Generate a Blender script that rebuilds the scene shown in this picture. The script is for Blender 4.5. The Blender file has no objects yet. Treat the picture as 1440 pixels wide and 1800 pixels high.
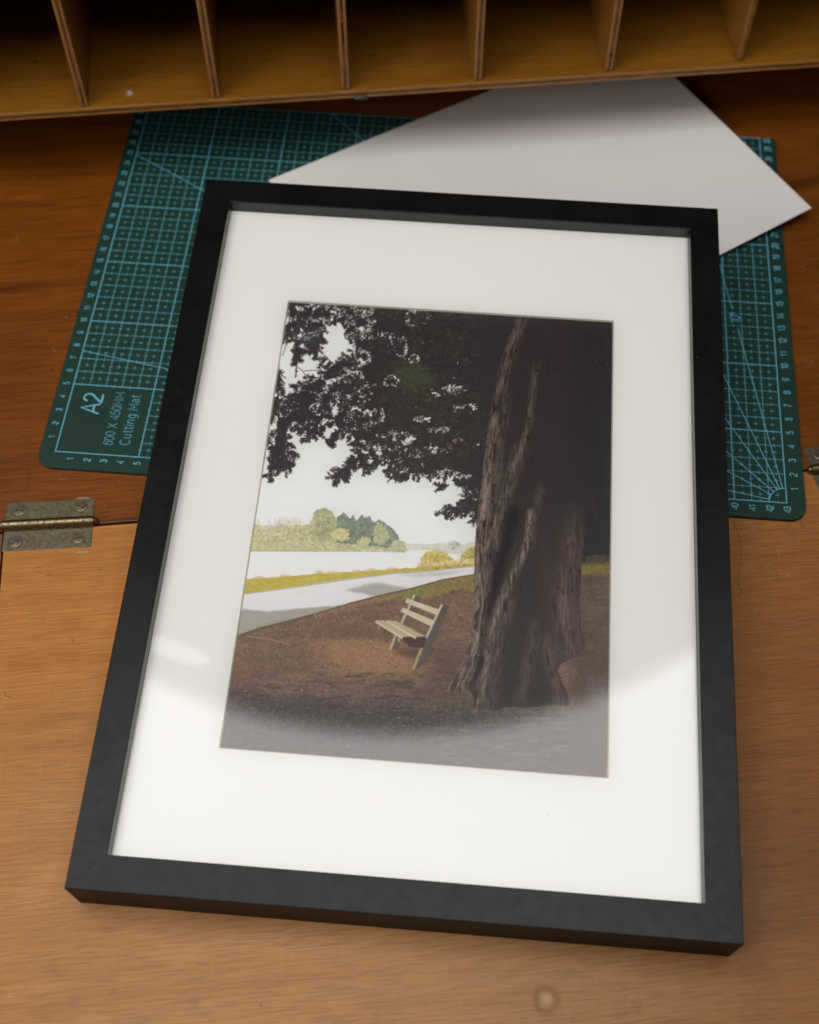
import bpy, bmesh, math, random
import numpy as np
from mathutils import Matrix, Vector

S = 0.01                                    # all lengths below are centimetres
random.seed(4)
sc = bpy.context.scene
col = sc.collection

# ---------------------------------------------------------------- camera
FPX = 2307.776                              # focal length in pixels of a 1440 wide picture
CAM = Vector((24.7866, -41.7026, 64.5852))
ROT = (-0.54756941, -0.02521501, -0.08281850)    # world -> camera rotation vector
_v = Vector(ROT); RW = Matrix.Rotation(_v.length, 3, _v.normalized())
cd = bpy.data.cameras.new('camera'); cam = bpy.data.objects.new('camera', cd); col.objects.link(cam)
cd.sensor_fit = 'HORIZONTAL'; cd.sensor_width = 36; cd.lens = FPX / 1440 * 36
cam.matrix_world = Matrix.Translation(CAM * S) @ RW.transposed().to_4x4()
cd.clip_start = .02; cd.clip_end = 60
cd.dof.use_dof = True; cd.dof.focus_distance = .70; cd.dof.aperture_fstop = 8.0
sc.camera = cam

# ---------------------------------------------------------------- world and lamps (an indoor close-up: no sky, no sun)
w = bpy.data.worlds.new('World'); sc.world = w; w.use_nodes = True
w.node_tree.nodes['Background'].inputs[0].default_value = (1.0, .93, .86, 1)
w.node_tree.nodes['Background'].inputs[1].default_value = .035
def area(name, loc, size, watt, color=(1, 1, 1), target=(18, 0, 0), shape='RECTANGLE', rz=None):
    l = bpy.data.lights.new(name, 'AREA'); l.shape = shape; l.size = size[0] * S; l.size_y = size[1] * S
    l.energy = watt; l.color = color
    o = bpy.data.objects.new(name, l); col.objects.link(o); o.location = Vector(loc) * S
    if rz is None: o.rotation_euler = (Vector(target) - Vector(loc)).to_track_quat('-Z', 'Y').to_euler()
    else: o.rotation_euler = (0, 0, rz)
    return o
area('ceiling_light', (2, -2, 150), (160, 120), 24.5, (1, .995, .98), rz=0)
area('side_window_light', (-125, -95, 90), (110, 90), 16, (1, .94, .86), target=(10, 0, 0))
area('lamp_streak', (-22.5, 30.6, 146), (13, 3.2), .022, (1, 1, 1), shape='ELLIPSE', rz=-.25)
area('small_lamp', (48.5, 29.5, 146), (5.5, 4.5), .0035, (1, .95, .85), rz=0)
vs = sc.view_settings; vs.view_transform = 'Standard'; vs.look = 'None'; vs.exposure = 0; vs.gamma = 1; vs.use_curve_mapping = False
sc.render.resolution_x = 819; sc.render.resolution_y = 1024

# ---------------------------------------------------------------- helpers
def on_plane(px, py, z=0.0):
    d = RW.transposed() @ Vector(((px - 720) / FPX, -(py - 900) / FPX, -1))
    return CAM + d * ((z - CAM.z) / d.z)
def lin(c):
    return tuple((x / 12.92 if x <= .04045 else ((x + .055) / 1.055) ** 2.4) for x in [v / 255 for v in c])
def empty(name, label=None, cat=None, M=None, group=None, parent=None):
    o = bpy.data.objects.new(name, None); col.objects.link(o); o.empty_display_size = .02
    if M is not None: o.matrix_world = M
    if parent: o.parent = parent
    return tag(o, label, cat, group)
def tag(o, label=None, cat=None, group=None, kind=None):
    if label: o['label'] = label
    if cat: o['category'] = cat
    if group: o['group'] = group
    if kind: o['kind'] = kind
    return o
class MB:
    def __init__(s): s.v = []; s.f = []; s.m = []
    def add(s, vs, fs, mi=0):
        b = len(s.v); s.v += [tuple(x) for x in vs]
        for f in fs: s.f.append(tuple(b + i for i in f)); s.m.append(mi)
    def quad(s, a, b, c, d, mi=0): s.add([a, b, c, d], [(0, 1, 2, 3)], mi)
    def box(s, x0, x1, y0, y1, z0, z1, mi=0):
        s.add([(x0, y0, z0), (x1, y0, z0), (x1, y1, z0), (x0, y1, z0), (x0, y0, z1), (x1, y0, z1), (x1, y1, z1), (x0, y1, z1)],
              [(0, 3, 2, 1), (4, 5, 6, 7), (0, 1, 5, 4), (1, 2, 6, 5), (2, 3, 7, 6), (3, 0, 4, 7)], mi)
    def build(s, name, mats, parent=None, bevel=0, seg=2, smooth=False):
        me = bpy.data.meshes.new(name)
        me.from_pydata([(x * S, y * S, z * S) for x, y, z in s.v], [], s.f)
        for m in (mats if isinstance(mats, (list, tuple)) else [mats]): me.materials.append(m)
        me.polygons.foreach_set('material_index', s.m)
        if bevel:
            bm = bmesh.new(); bm.from_mesh(me)
            bmesh.ops.recalc_face_normals(bm, faces=bm.faces)
            ed = [e for e in bm.edges if len(e.link_faces) == 2 and e.calc_face_angle(0) > .4]
            bmesh.ops.bevel(bm, geom=ed, offset=bevel * S, segments=seg, affect='EDGES', profile=.5)
            bm.to_mesh(me); bm.free()
        if smooth: me.polygons.foreach_set('use_smooth', [True] * len(me.polygons))
        me.update()
        o = bpy.data.objects.new(name, me); col.objects.link(o)
        if parent: o.parent = parent
        return o
class NT:
    def __init__(s, name):
        s.m = bpy.data.materials.new(name); s.m.use_nodes = True; s.t = s.m.node_tree; s.n = s.t.nodes; s.l = s.t.links
        s.b = s.n['Principled BSDF']; s.co = s.n.new('ShaderNodeTexCoord').outputs['Object']
    def new(s, t, **k):
        n = s.n.new(t)
        for a, b in k.items():
            if a.startswith('_'): setattr(n, a[1:], b)
        return n
    def map(s, src, scale=(1, 1, 1), loc=(0, 0, 0), rz=0):
        n = s.n.new('ShaderNodeMapping'); n.inputs['Scale'].default_value = scale; n.inputs['Location'].default_value = loc; n.inputs['Rotation'].default_value = (0, 0, rz)
        s.l.new(src, n.inputs[0]); return n.outputs[0]
    def noise(s, src, scale=1, det=4, rough=.55, dist=0):
        n = s.n.new('ShaderNodeTexNoise'); s.l.new(src, n.inputs['Vector'])
        n.inputs['Scale'].default_value = scale; n.inputs['Detail'].default_value = det; n.inputs['Roughness'].default_value = rough; n.inputs['Distortion'].default_value = dist
        return n.outputs['Fac']
    def ramp(s, src, stops):
        n = s.n.new('ShaderNodeValToRGB'); s.l.new(src, n.inputs[0]); e = n.color_ramp.elements
        while len(e) < len(stops): e.new(.5)
        for i, (p, c) in enumerate(stops):
            e[i].position = p; e[i].color = (c, c, c, 1) if not hasattr(c, '__len__') else (*c, 1)
        return n.outputs[0]
    def math(s, op, a, b=None, clamp=False):
        n = s.n.new('ShaderNodeMath'); n.operation = op; n.use_clamp = clamp
        for i, x in enumerate((a, b)):
            if x is None: continue
            if isinstance(x, (int, float)): n.inputs[i].default_value = x
            else: s.l.new(x, n.inputs[i])
        return n.outputs[0]
    def mix(s, fac, a, b, mode='MIX'):
        n = s.n.new('ShaderNodeMix'); n.data_type = 'RGBA'; n.blend_type = mode
        for k, x in ((0, fac), (6, a), (7, b)):
            if isinstance(x, (int, float)): n.inputs[k].default_value = x
            elif hasattr(x, '__len__'): n.inputs[k].default_value = (*x, 1)
            else: s.l.new(x, n.inputs[k])
        return n.outputs[2]
    def bump(s, h, strength=.2, dist=.0004):
        n = s.n.new('ShaderNodeBump'); n.inputs['Strength'].default_value = strength; n.inputs['Distance'].default_value = dist
        s.l.new(h, n.inputs['Height']); s.l.new(n.outputs[0], s.b.inputs['Normal'])
    def spot(s, src, x, y, r, soft=.3, warp=None):
        # 1 inside radius r (cm) round (x, y) of the local frame
        v = s.new('ShaderNodeVectorMath'); v.operation = 'SUBTRACT'; s.l.new(src, v.inputs[0]); v.inputs[1].default_value = (x * S, y * S, 0)
        q = s.new('ShaderNodeVectorMath'); q.operation = 'MULTIPLY'; s.l.new(v.outputs[0], q.inputs[0]); q.inputs[1].default_value = (1, 1, 0)
        d = s.new('ShaderNodeVectorMath'); d.operation = 'LENGTH'; s.l.new(q.outputs[0], d.inputs[0])
        dd = s.math('DIVIDE', d.outputs['Value'], r * S)
        if warp is not None: dd = s.math('ADD', dd, warp)
        n = s.n.new('ShaderNodeMapRange'); n.interpolation_type = 'SMOOTHSTEP'; s.l.new(dd, n.inputs[0])
        n.inputs[1].default_value = 1 - soft; n.inputs[2].default_value = 1 + soft; n.inputs[3].default_value = 1; n.inputs[4].default_value = 0
        return n.outputs[0], d.outputs['Value']
    def out(s, color=None, rough=None, spec=None):
        if color is not None:
            if hasattr(color, '__len__'): s.b.inputs['Base Color'].default_value = (*color, 1)
            else: s.l.new(color, s.b.inputs['Base Color'])
        if rough is not None:
            if isinstance(rough, (int, float)): s.b.inputs['Roughness'].default_value = rough
            else: s.l.new(rough, s.b.inputs['Roughness'])
        if spec is not None: s.b.inputs['Specular IOR Level'].default_value = spec
        return s.m
def simple(name, color, rough=.5, metal=0, spec=.5, var=.0, scale=300):
    n = NT(name); n.b.inputs['Metallic'].default_value = metal
    c = color
    if var:
        f = n.noise(n.co, scale, 5, .6)
        c = n.mix(n.ramp(f, [(.3, 0.0), (.7, 1.0)]), tuple(x * (1 - var) for x in color), tuple(min(1, x * (1 + var)) for x in color))
    return n.out(c, rough, spec)

# ---------------------------------------------------------------- wood
def wood(name, dark, mid, light, wav=.035, grain=(5, 110), rough=(.4, .6), figure=.5, fine=.35, band=.4, spots=(), coat=0.0, cross=0.0, seed=0.0, streak=0.0, specks=0.0):
    n = NT(name)
    co = n.map(n.co, (1, 1, 1), (seed, seed * .7, 0))
    # slow waviness of the growth lines
    wv = n.noise(n.map(co, (7, 14, 7)), 1, 2, .5)
    cx = n.new('ShaderNodeCombineXYZ'); n.l.new(n.math('MULTIPLY', n.math('SUBTRACT', wv, .5), wav), cx.inputs[1])
    ad = n.new('ShaderNodeVectorMath'); ad.operation = 'ADD'; n.l.new(co, ad.inputs[0]); n.l.new(cx.outputs[0], ad.inputs[1])
    c2 = ad.outputs[0]
    g1 = n.noise(n.map(c2, (grain[0], grain[1], grain[1])), 1, 5, .6)             # broad bands
    g2 = n.noise(n.map(c2, (grain[0] * 9, grain[1] * 14, grain[1] * 9)), 1, 4, .65)  # fine fibres
    g3 = n.noise(n.map(c2, (70, 1900, 900)), 1, 3, .7)                             # pores
    bl = n.noise(n.map(co, (9, 16, 9)), 1, 4, .6)                                  # blotches
    c = n.mix(n.ramp(g1, [(.32, 0.0), (.66, 1.0)]), mid, light)
    c = n.mix(n.math('MULTIPLY', n.ramp(g1, [(.56, 0.0), (.72, 1.0)]), band), c, dark)
    c = n.mix(n.math('MULTIPLY', n.ramp(g2, [(.40, 1.0), (.56, 0.0)]), fine), c, dark)
    c = n.mix(n.math('MULTIPLY', n.ramp(g3, [(.30, 1.0), (.42, 0.0)]), .45), c, dark)
    c = n.mix(n.math('MULTIPLY', n.ramp(bl, [(.35, 0.0), (.70, 1.0)]), figure), c, tuple(x * .62 for x in mid))
    if streak:
        st = n.noise(n.map(c2, (2.2, 34, 30)), 1, 3, .6)
        c = n.mix(n.math('MULTIPLY', n.ramp(st, [(.60, 0.0), (.70, 1.0)]), streak), c, dark)
    if cross:
        x1 = n.noise(n.map(co, (900, 28, 60)), 1, 2, .6)
        c = n.mix(n.math('MULTIPLY', n.ramp(x1, [(.60, 0.0), (.78, 1.0)]), cross), c, light)
        x2 = n.noise(n.map(co, (420, 22, 60), (3, 1, 0), .35), 1, 2, .6)
        c = n.mix(n.math('MULTIPLY', n.ramp(x2, [(.70, 0.0), (.80, 1.0)]), cross * .7), c, tuple(min(1, v * 1.35) for v in light))
    if specks:
        vo = n.new('ShaderNodeTexVoronoi'); n.l.new(co, vo.inputs['Vector']); vo.inputs['Scale'].default_value = 55
        sep = n.new('ShaderNodeSeparateColor'); n.l.new(vo.outputs['Color'], sep.inputs[0])
        m1 = n.math('MULTIPLY', n.math('LESS_THAN', vo.outputs['Distance'], .036), n.math('GREATER_THAN', sep.outputs[0], .72))
        c = n.mix(n.math('MULTIPLY', m1, specks), c, tuple(min(1, v * 2.0 + .05) for v in light))
        m2 = n.math('MULTIPLY', n.math('LESS_THAN', vo.outputs['Distance'], .055), n.math('LESS_THAN', sep.outputs[1], .12))
        c = n.mix(n.math('MULTIPLY', m2, specks * .7), c, tuple(v * .3 for v in dark))
    wn = n.math('MULTIPLY', n.math('SUBTRACT', n.noise(n.map(co, (160, 240, 160)), 1, 3, .6), .5), 3.2)
    wn = n.math('ADD', wn, n.math('MULTIPLY', n.math('SUBTRACT', n.noise(n.map(co, (700, 1500, 700)), 1, 3, .7), .5), 2.4))
    for x, y, r, colr, amt in spots:
        m, _ = n.spot(n.co, x, y, r, .5 if colr[0] > .3 or r > 3 else .4, n.math('MULTIPLY', wn, .12) if (r > 3 or amt > .88) else wn)
        c = n.mix(n.math('MULTIPLY', m, amt), c, tuple(v * .9 for v in colr)) if r < 3 else n.mix(n.math('MULTIPLY', m, amt), c, n.mix(1.0, c, colr, 'MULTIPLY'))
    h = n.math('ADD', n.math('MULTIPLY', g2, .5), n.math('MULTIPLY', g3, .5))
    n.bump(h, .35, .00012)
    rr = n.new('ShaderNodeMapRange'); n.l.new(g2, rr.inputs[0]); rr.inputs[3].default_value = rough[0]; rr.inputs[4].default_value = rough[1]
    n.b.inputs['Coat Weight'].default_value = coat; n.b.inputs['Coat Roughness'].default_value = .22
    return n.out(c, rr.outputs[0], .28)
VEIL = .008
PGAIN = (1.30, 1.31, 1.36)
# ---------------------------------------------------------------- the printed photograph (painted in numpy, stored as mesh colours)
def _lat(h, w, sx, sy, rs, dx=None, dy=None):
    gy, gx = int(h / sy) + 4, int(w / sx) + 4
    g = rs.rand(gy + 2, gx + 2)
    X = (np.arange(w)[None, :] + (0 if dx is None else dx)) / sx + 1
    Y = (np.arange(h)[:, None] + (0 if dy is None else dy)) / sy + 1
    X, Y = np.broadcast_arrays(X, Y)
    X = np.clip(X, 0, gx); Y = np.clip(Y, 0, gy)
    i, j = X.astype(int), Y.astype(int)
    fx, fy = X - i, Y - j
    fx = fx * fx * (3 - 2 * fx); fy = fy * fy * (3 - 2 * fy)
    return (g[j, i] * (1 - fx) + g[j, i + 1] * fx) * (1 - fy) + (g[j + 1, i] * (1 - fx) + g[j + 1, i + 1] * fx) * fy

def paint_photo():
    X0, Y0, W, H = 380, 520, 710, 860
    rs = np.random.RandomState(7)
    px = np.arange(W)[None, :] + X0 + 0.0
    py = np.arange(H)[:, None] + Y0 + 0.0
    PX, PY = np.broadcast_arrays(px, py)

    def fbm(sx, sy, o=4, dx=None, dy=None, p=.55):
        a, s, t = 1.0, 0.0, 0.0
        for _ in range(o):
            s = s + a * _lat(H, W, max(sx, 1.2), max(sy, 1.2), rs, dx, dy); t += a
            a *= p; sx /= 2; sy /= 2
        return s / t * 2 - 1

    def blur(m, r):
        for ax in (0, 1):
            for _ in range(2):
                c = np.cumsum(np.pad(m, [(r + 1, r) if a == ax else (0, 0) for a in (0, 1)], mode='edge'), axis=ax)
                n = m.shape[ax]
                m = (np.take(c, range(2 * r + 1, 2 * r + 1 + n), ax) - np.take(c, range(0, n), ax)) / (2 * r + 1)
        return m

    def poly(pts, soft=0, wob=0.0):
        x, y = PX, PY
        if wob:
            x = PX + fbm(9, 9, 3) * wob; y = PY + fbm(9, 9, 3) * wob
        pts = np.array(pts, float)
        x0, x1 = pts[:, 0].min() - wob - 2, pts[:, 0].max() + wob + 2
        y0, y1 = pts[:, 1].min() - wob - 2, pts[:, 1].max() + wob + 2
        a, b = max(int(x0 - X0), 0), min(int(x1 - X0) + 1, W)
        c, d = max(int(y0 - Y0), 0), min(int(y1 - Y0) + 1, H)
        out = np.zeros((H, W))
        if a >= b or c >= d: return out
        acc = 0
        offs = ((0, 0),) if wob else ((-.25, -.25), (.25, -.25), (-.25, .25), (.25, .25))
        for ox, oy in offs:
            xs, ys = x[c:d, a:b] + ox, y[c:d, a:b] + oy
            ins = np.zeros(xs.shape, bool)
            n = len(pts)
            for i in range(n):
                (ax, ay), (bx, by) = pts[i], pts[(i + 1) % n]
                if ay == by: continue
                cond = ((ay > ys) != (by > ys)) & (xs < (bx - ax) * (ys - ay) / (by - ay) + ax)
                ins ^= cond
            acc = acc + ins
        out[c:d, a:b] = acc / len(offs)
        return blur(out, soft) if soft else out

    def stroke(pts, w0, w1=None, pw=1.0):
        # distance falloff round a polyline, 1 on the line, 0 at the width
        w1 = w0 if w1 is None else w1
        out = np.zeros((H, W)); n = len(pts) - 1
        for i in range(n):
            (ax, ay), (bx, by) = pts[i], pts[i + 1]
            wa = w0 + (w1 - w0) * i / n; wb = w0 + (w1 - w0) * (i + 1) / n
            m = max(wa, wb) + 1
            a, b = max(int(min(ax, bx) - m - X0), 0), min(int(max(ax, bx) + m - X0) + 2, W)
            c, d = max(int(min(ay, by) - m - Y0), 0), min(int(max(ay, by) + m - Y0) + 2, H)
            if a >= b or c >= d: continue
            xs, ys = PX[c:d, a:b], PY[c:d, a:b]
            L = (bx - ax) ** 2 + (by - ay) ** 2 + 1e-9
            t = np.clip(((xs - ax) * (bx - ax) + (ys - ay) * (by - ay)) / L, 0, 1)
            dd = np.hypot(xs - ax - t * (bx - ax), ys - ay - t * (by - ay))
            v = np.clip(1 - dd / (wa + (wb - wa) * t), 0, 1) ** pw
            out[c:d, a:b] = np.maximum(out[c:d, a:b], v)
        return out

    def ell(cx, cy, rx, ry, ang=0.0, hard=1.0):
        c, s = math.cos(math.radians(ang)), math.sin(math.radians(ang))
        u = ((PX - cx) * c + (PY - cy) * s) / rx; v = (-(PX - cx) * s + (PY - cy) * c) / ry
        return np.clip((1 - np.hypot(u, v)) * hard, 0, 1)

    def sm(x, a, b):
        t = np.clip((x - a) / (b - a), 0, 1); return t * t * (3 - 2 * t)

    img = np.empty((H, W, 3)); img[:] = (226, 219, 214)
    img += (sm(PY, 700, 960)[..., None] * np.array([2, 2, 4]))

    def put(mask, col, amp=0.0, tex=None):
        nonlocal img
        c = np.array(col, float)[None, None, :]
        if tex is not None: c = c + tex[..., None] * np.array(amp if hasattr(amp, '__len__') else (amp,) * 3)
        img = img * (1 - mask[..., None]) + c * mask[..., None]

    n_f = fbm(3, 3, 3); n_m = fbm(9, 8, 4); n_l = fbm(60, 40, 4); n_x = fbm(2, 2, 1)
    def rag(m, a, b): return sm(m + (.45 * n_f + .40 * n_m) * sm(m, 0, .12), a, b)
    # far shore, bare trees, scrub and the clump of trees
    bare = sm(fbm(3, 14, 3) + .5 * n_f + ell(500, 915, 60, 20) * 1.3, .35, .8) * sm(PY, 900, 914) * (PY < 930) * (PX < 560)
    put(bare * .55, (182, 172, 158))
    put(poly([(430, 924), (470, 919), (520, 921), (550, 917), (560, 940), (430, 945)], 0, 2.0) * .7, (176, 164, 148), 10, n_f)
    leafy = np.clip(fbm(4, 3.4, 3, p=.8) * 1.6, -1, 1)
    scrub = poly([(430, 915), (450, 916), (462, 926), (490, 922), (520, 919), (545, 921), (570, 934), (600, 944), (640, 953), (700, 952), (716, 962), (715, 968), (655, 966), (430, 966)], 0, 3.0)
    put(scrub, (176, 169, 117), 15, n_m + n_f)
    put(scrub * sm(n_m + .3 * n_f, .12, .5) * .5, (136, 133, 94))
    put(poly([(463, 932), (500, 934), (490, 938), (460, 936)], 1) * .7, (206, 196, 182))
    put(sm(PY, 950, 966) * scrub * .4, (165, 160, 120))
    put(poly([(590, 952), (592, 905), (598, 903), (604, 897), (612, 905), (617, 911), (622, 902), (628, 914), (632, 908), (637, 902), (643, 908), (649, 904), (655, 913), (661, 915), (667, 911), (678, 918), (690, 927), (701, 940), (704, 955), (680, 962), (640, 956)], 0, 1.6), (97, 108, 88), 16, n_f + .6 * n_m)
    put(rag(poly([(546, 945), (547, 915), (556, 893), (570, 889), (585, 896), (593, 912), (591, 935), (580, 946), (560, 948)], 1, 3.0), .35, .65), (150, 147, 101), 20, n_m + n_f)
    put(ell(573, 930, 18, 20) * .5, (112, 116, 84), 12, n_f)
    put(rag(ell(599, 937, 20, 14, 0, 2), .25, .5), (190, 178, 116), 14, n_f)
    put(rag(ell(670, 938, 17, 26, 0, 2), .25, .6), (157, 155, 112), 14, n_f)
    put(rag(ell(640, 950, 16, 12, 0, 2), .25, .6), (176, 171, 112), 14, n_f)
    put(rag(ell(700, 957, 18, 13, 0, 2), .25, .6), (170, 165, 125), 10, n_f)
    put(sm(poly([(714, 953), (745, 955), (790, 951), (800, 949), (812, 955), (840, 950), (840, 970), (714, 967)], 1, 2.5) + .2 * n_f, .3, .8) * .65, (186, 186, 170), 8, n_f)
    put(ell(800, 958, 14, 9, 0, 2) * .5, (160, 166, 148), 8, n_f)
    far = sm(212 - img.mean(-1), 4, 26) * (PY > 880) * (PY < 966) * (PX < 720)
    img = img + (far * leafy * 17)[..., None] * np.array([1, 1, .75]) + (far * sm(leafy, .35, .9) * 16)[..., None] * np.array([1, 1, .7])
    img = img - (far * sm(-leafy, .3, .8) * 18)[..., None]
    # a little mist over the far bank
    img = img * (1 - (far * .26)[..., None]) + (far * .26)[..., None] * np.array([219, 212, 209])
    # water
    put(poly([(400, 965), (442, 965), (655, 966.5), (714, 968.5), (725, 966), (840, 966), (840, 1010), (400, 1030)]), (223, 217, 215), 5, fbm(40, 2, 3))
    put(stroke([(430, 965), (655, 967), (713, 969)], 1.8) * .5, (120, 118, 84))
    put(poly([(740, 963), (800, 965), (840, 968), (840, 975), (790, 972)], 1) * .6, (180, 178, 160))
    # golden scrub, dry grass and the mown strip
    put(rag(poly([(738, 992), (742, 978), (752, 968), (766, 966), (778, 969), (786, 971), (795, 980), (800, 990)], 1, 3), .3, .7), (186, 168, 96), 20, n_f + n_m)
    put(rag(poly([(805, 990), (812, 975), (824, 964), (845, 955), (845, 990)], 1, 3), .3, .7), (178, 165, 97), 20, n_f)
    put(sm(poly([(733, 1000), (737, 987), (780, 986), (840, 982), (840, 998)], 1, 2) + .2 * n_f, .3, .7), (204, 182, 140), 16, n_f)
    put(sm(poly([(400, 1019), (430, 1015), (491, 1011), (558, 1006), (634, 1002), (722, 997), (840, 989), (840, 996), (751, 1003), (692, 1007), (605, 1017), (532, 1028), (430, 1041), (400, 1045)], 0, 1.6) + .15 * n_f, .3, .7), (178, 163, 78), 15, fbm(7, 2, 3))
    for cx, cy, r in ((502, 1010, 11), (562, 1004, 8), (583, 1004, 10), (655, 1001, 12), (690, 999, 10), (455, 1013, 12), (628, 1003, 9), (745, 996, 8)):
        e_ = ell(cx, cy, r * 1.2, 5, 0, 2); put(sm(e_ + .9 * n_f * (e_ > 0), .3, .9) * .6, (184, 160, 112), 18, n_f)
    lum_ = img.mean(-1); near = sm(204 - lum_, 2, 20) * (PX > 728) * (PY > 950) * (PY < 1001)
    img = img + (near * leafy * 20)[..., None] * np.array([1, 1, .6]) - (near * sm(-leafy, .2, .7) * 16)[..., None]
    # path
    path = poly([(400, 1045), (430, 1040), (532, 1026.6), (605, 1016), (692, 1005.6), (751, 1002), (840, 993), (840, 1008), (780, 1017), (722, 1032.7), (678, 1042), (620, 1056.6), (561, 1074), (517, 1086), (459, 1100), (418, 1114), (400, 1120)])
    put(path, (214, 209, 209), 4, fbm(30, 5, 4))
    edge = poly([(400, 1064), (423, 1067), (470, 1072), (520, 1068), (560, 1065), (600, 1062), (600, 1075), (400, 1130)], 1, 1.0)
    put(edge * path, (158, 152, 142), 8, fbm(24, 4, 4))
    put(blur(poly([(607, 1036), (640, 1027), (668, 1024), (690, 1028), (722, 1033), (690, 1042), (660, 1048), (640, 1042)], 0, 2), 2) * path * .9, (160, 154, 148), 8, fbm(24, 3, 3))
    put(blur(poly([(690, 1008), (760, 1005), (820, 1002), (790, 1010), (730, 1013)], 0, 2), 2) * path * .55, (168, 163, 160))
    put(stroke([(430, 1041), (532, 1028), (605, 1017.5), (692, 1006.5), (751, 1003), (834, 994.5)], 1.8) * .55, (110, 108, 74))
    # soil
    soil_e = [(400, 1121), (418, 1114), (459, 1100), (517, 1086), (561, 1074), (620, 1056.6), (678, 1042), (722, 1032.7), (780, 1017), (840, 1008), (1090, 1003), (1090, 1380), (380, 1380), (380, 1128)]
    soil = poly(soil_e)
    gr = fbm(3.5, 2.4, 3); gl = fbm(30, 9, 4)
    put(soil, (116, 92, 76), 15, gr * 1.2 + .6 * gl)
    put(soil * sm(gl + .4 * gr, .1, .7) * .4, (138, 108, 90))
    put(soil * sm(fbm(2.4, 2, 2), .45, .8) * .38, (165, 138, 118))
    put(soil * sm(fbm(2.6, 2, 2), .45, .8) * .45, (58, 42, 40))
    put(sm(ell(430, 1230, 70, 90) + .2 * gr, 0, .8) * .5 * soil, (112, 70, 62), 10, gr)
    put(sm(ell(650, 1152, 150, 52, 8) + .10 * gr + .12 * gl, .02, .75) * .85 * soil * (1 - sm(-(PY - (1123 + (PX - 600) * .05)), -2, 6)), (158, 118, 86), 16, gr)
    put(sm(PY + 30 * n_l, 1185, 1235) * .5 * soil, (84, 76, 74), 16, gr)
    put(sm(PY + 22 * n_l - .04 * (PX - 700), 1215, 1262) * .75 * soil, (66, 62, 66), 14, gr)
    for q_ in range(3): put(soil * sm(fbm(2.2, 1.8, 1), .62, .9) * .5, ((190, 160, 136), (60, 44, 40), (150, 122, 104))[q_])
    put(soil * (PX > 770) * (PY > 1080) * sm(fbm(34, 4, 3), .12, .5) * .4, (140, 112, 98))
    put(soil * ell(800, 1180, 90, 70) * .5, (76, 58, 48), 10, gr)
    put(soil * sm(fbm(26, 4, 3), .25, .5) * .35 * (PY > 1180), (44, 36, 36))
    # verge grass beside the path
    vg = sm(poly([(640, 1054), (722, 1034), (780, 1018), (840, 1009), (840, 1040), (800, 1036), (770, 1046), (740, 1052), (700, 1050), (660, 1058)], 3, 4) + .3 * gr, .35, .8)
    put(vg * .85, (132, 118, 66), 18, gr)
    put(vg * ell(722, 1041, 42, 16, -15, 2) * .7, (114, 124, 66), 16, gr)
    put(soil * stroke([(560, 1077), (620, 1061), (678, 1048)], 9) * .6, (156, 120, 88), 18, gr)
    put(stroke([(418, 1115), (459, 1101), (517, 1087), (561, 1075), (620, 1057.6), (678, 1043), (722, 1033.7), (780, 1018), (834, 1009)], 3.2, 1.4) * .85, (88, 78, 58))
    put(stroke([(434, 1116), (470, 1120), (511, 1131)], 1.9) * .9, (158, 132, 106))
    put(stroke([(553, 1078), (556, 1084)], 1.6), (160, 140, 110))
    for a, b in (((455, 1205), (478, 1216)), ((448, 1190), (456, 1197)), ((500, 1168), (508, 1162)), ((590, 1142), (596, 1140)), ((840, 1112), (800, 1118))):
        put(stroke([a, b], 1.6) * .8, (150, 125, 105))
    # the bench
    def B(pts): return [(640 + x / 8.0, 1030 + y / 8.0) for x, y in pts]
    put(poly(B([(500, 880), (900, 870), (960, 900), (700, 1010), (420, 930)]), 4) * .55, (60, 46, 44))
    put(poly(B([(728, 120), (800, 150), (775, 220), (695, 195)])), (92, 84, 80), 8, n_f)
    put(poly(B([(660, 290), (730, 330), (700, 400), (600, 380)])) * .6, (88, 76, 70))
    put(poly(B([(598, 392), (690, 440), (650, 545), (545, 522)])) * .8, (104, 90, 82), 8, n_f)
    put(poly(B([(1118, 258), (1200, 282), (1010, 760), (880, 1080), (720, 1165), (835, 870), (885, 735), (1040, 410)])), (92, 82, 76), 9, gr)
    put(poly(B([(545, 705), (880, 705), (850, 850), (770, 862), (640, 845), (545, 745)])), (76, 56, 54), 8, n_f)
    put(poly(B([(430, 730), (530, 745), (500, 880), (395, 885)])) * .8, (92, 78, 68))
    wood = (198, 186, 160)
    for q, c in (([(700, 115), (730, 121), (545, 522), (516, 508)], (188, 174, 148)),
                 ([(1085, 245), (1118, 256), (885, 745), (868, 705), (980, 470)], (186, 172, 152)),
                 ([(790, 872), (836, 866), (716, 1168), (680, 1150)], (164, 148, 112)),
                 ([(435, 675), (464, 685), (392, 884), (353, 882)], (176, 158, 134)),
                 ([(198, 540), (222, 545), (222, 602), (200, 600)], (164, 146, 122)),
                 ([(480, 712), (516, 735), (510, 788), (482, 780)], (160, 146, 112)),
                 ([(610, 165), (1068, 326), (1040, 412), (582, 222)], (196, 184, 158)),
                 ([(550, 294), (990, 480), (960, 570), (518, 350)], (198, 187, 158)),
                 ([(160, 473), (282, 472), (725, 702), (545, 708)], (176, 164, 132)),
                 ([(160, 473), (545, 708), (545, 742), (160, 500)], (206, 195, 170)),
                 ([(320, 473), (442, 475), (872, 702), (735, 708)], (176, 166, 132)),
                 ([(320, 473), (735, 708), (730, 742), (320, 492)], (204, 194, 168))):
        put(poly(B(q)), c, 9, n_f)
    put(poly(B([(790, 245), (850, 262), (845, 300), (780, 275)])) * .6, (214, 208, 206))
    # the grass and shade right of the trunk
    rt = sm(PX, 990, 1030)
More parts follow.
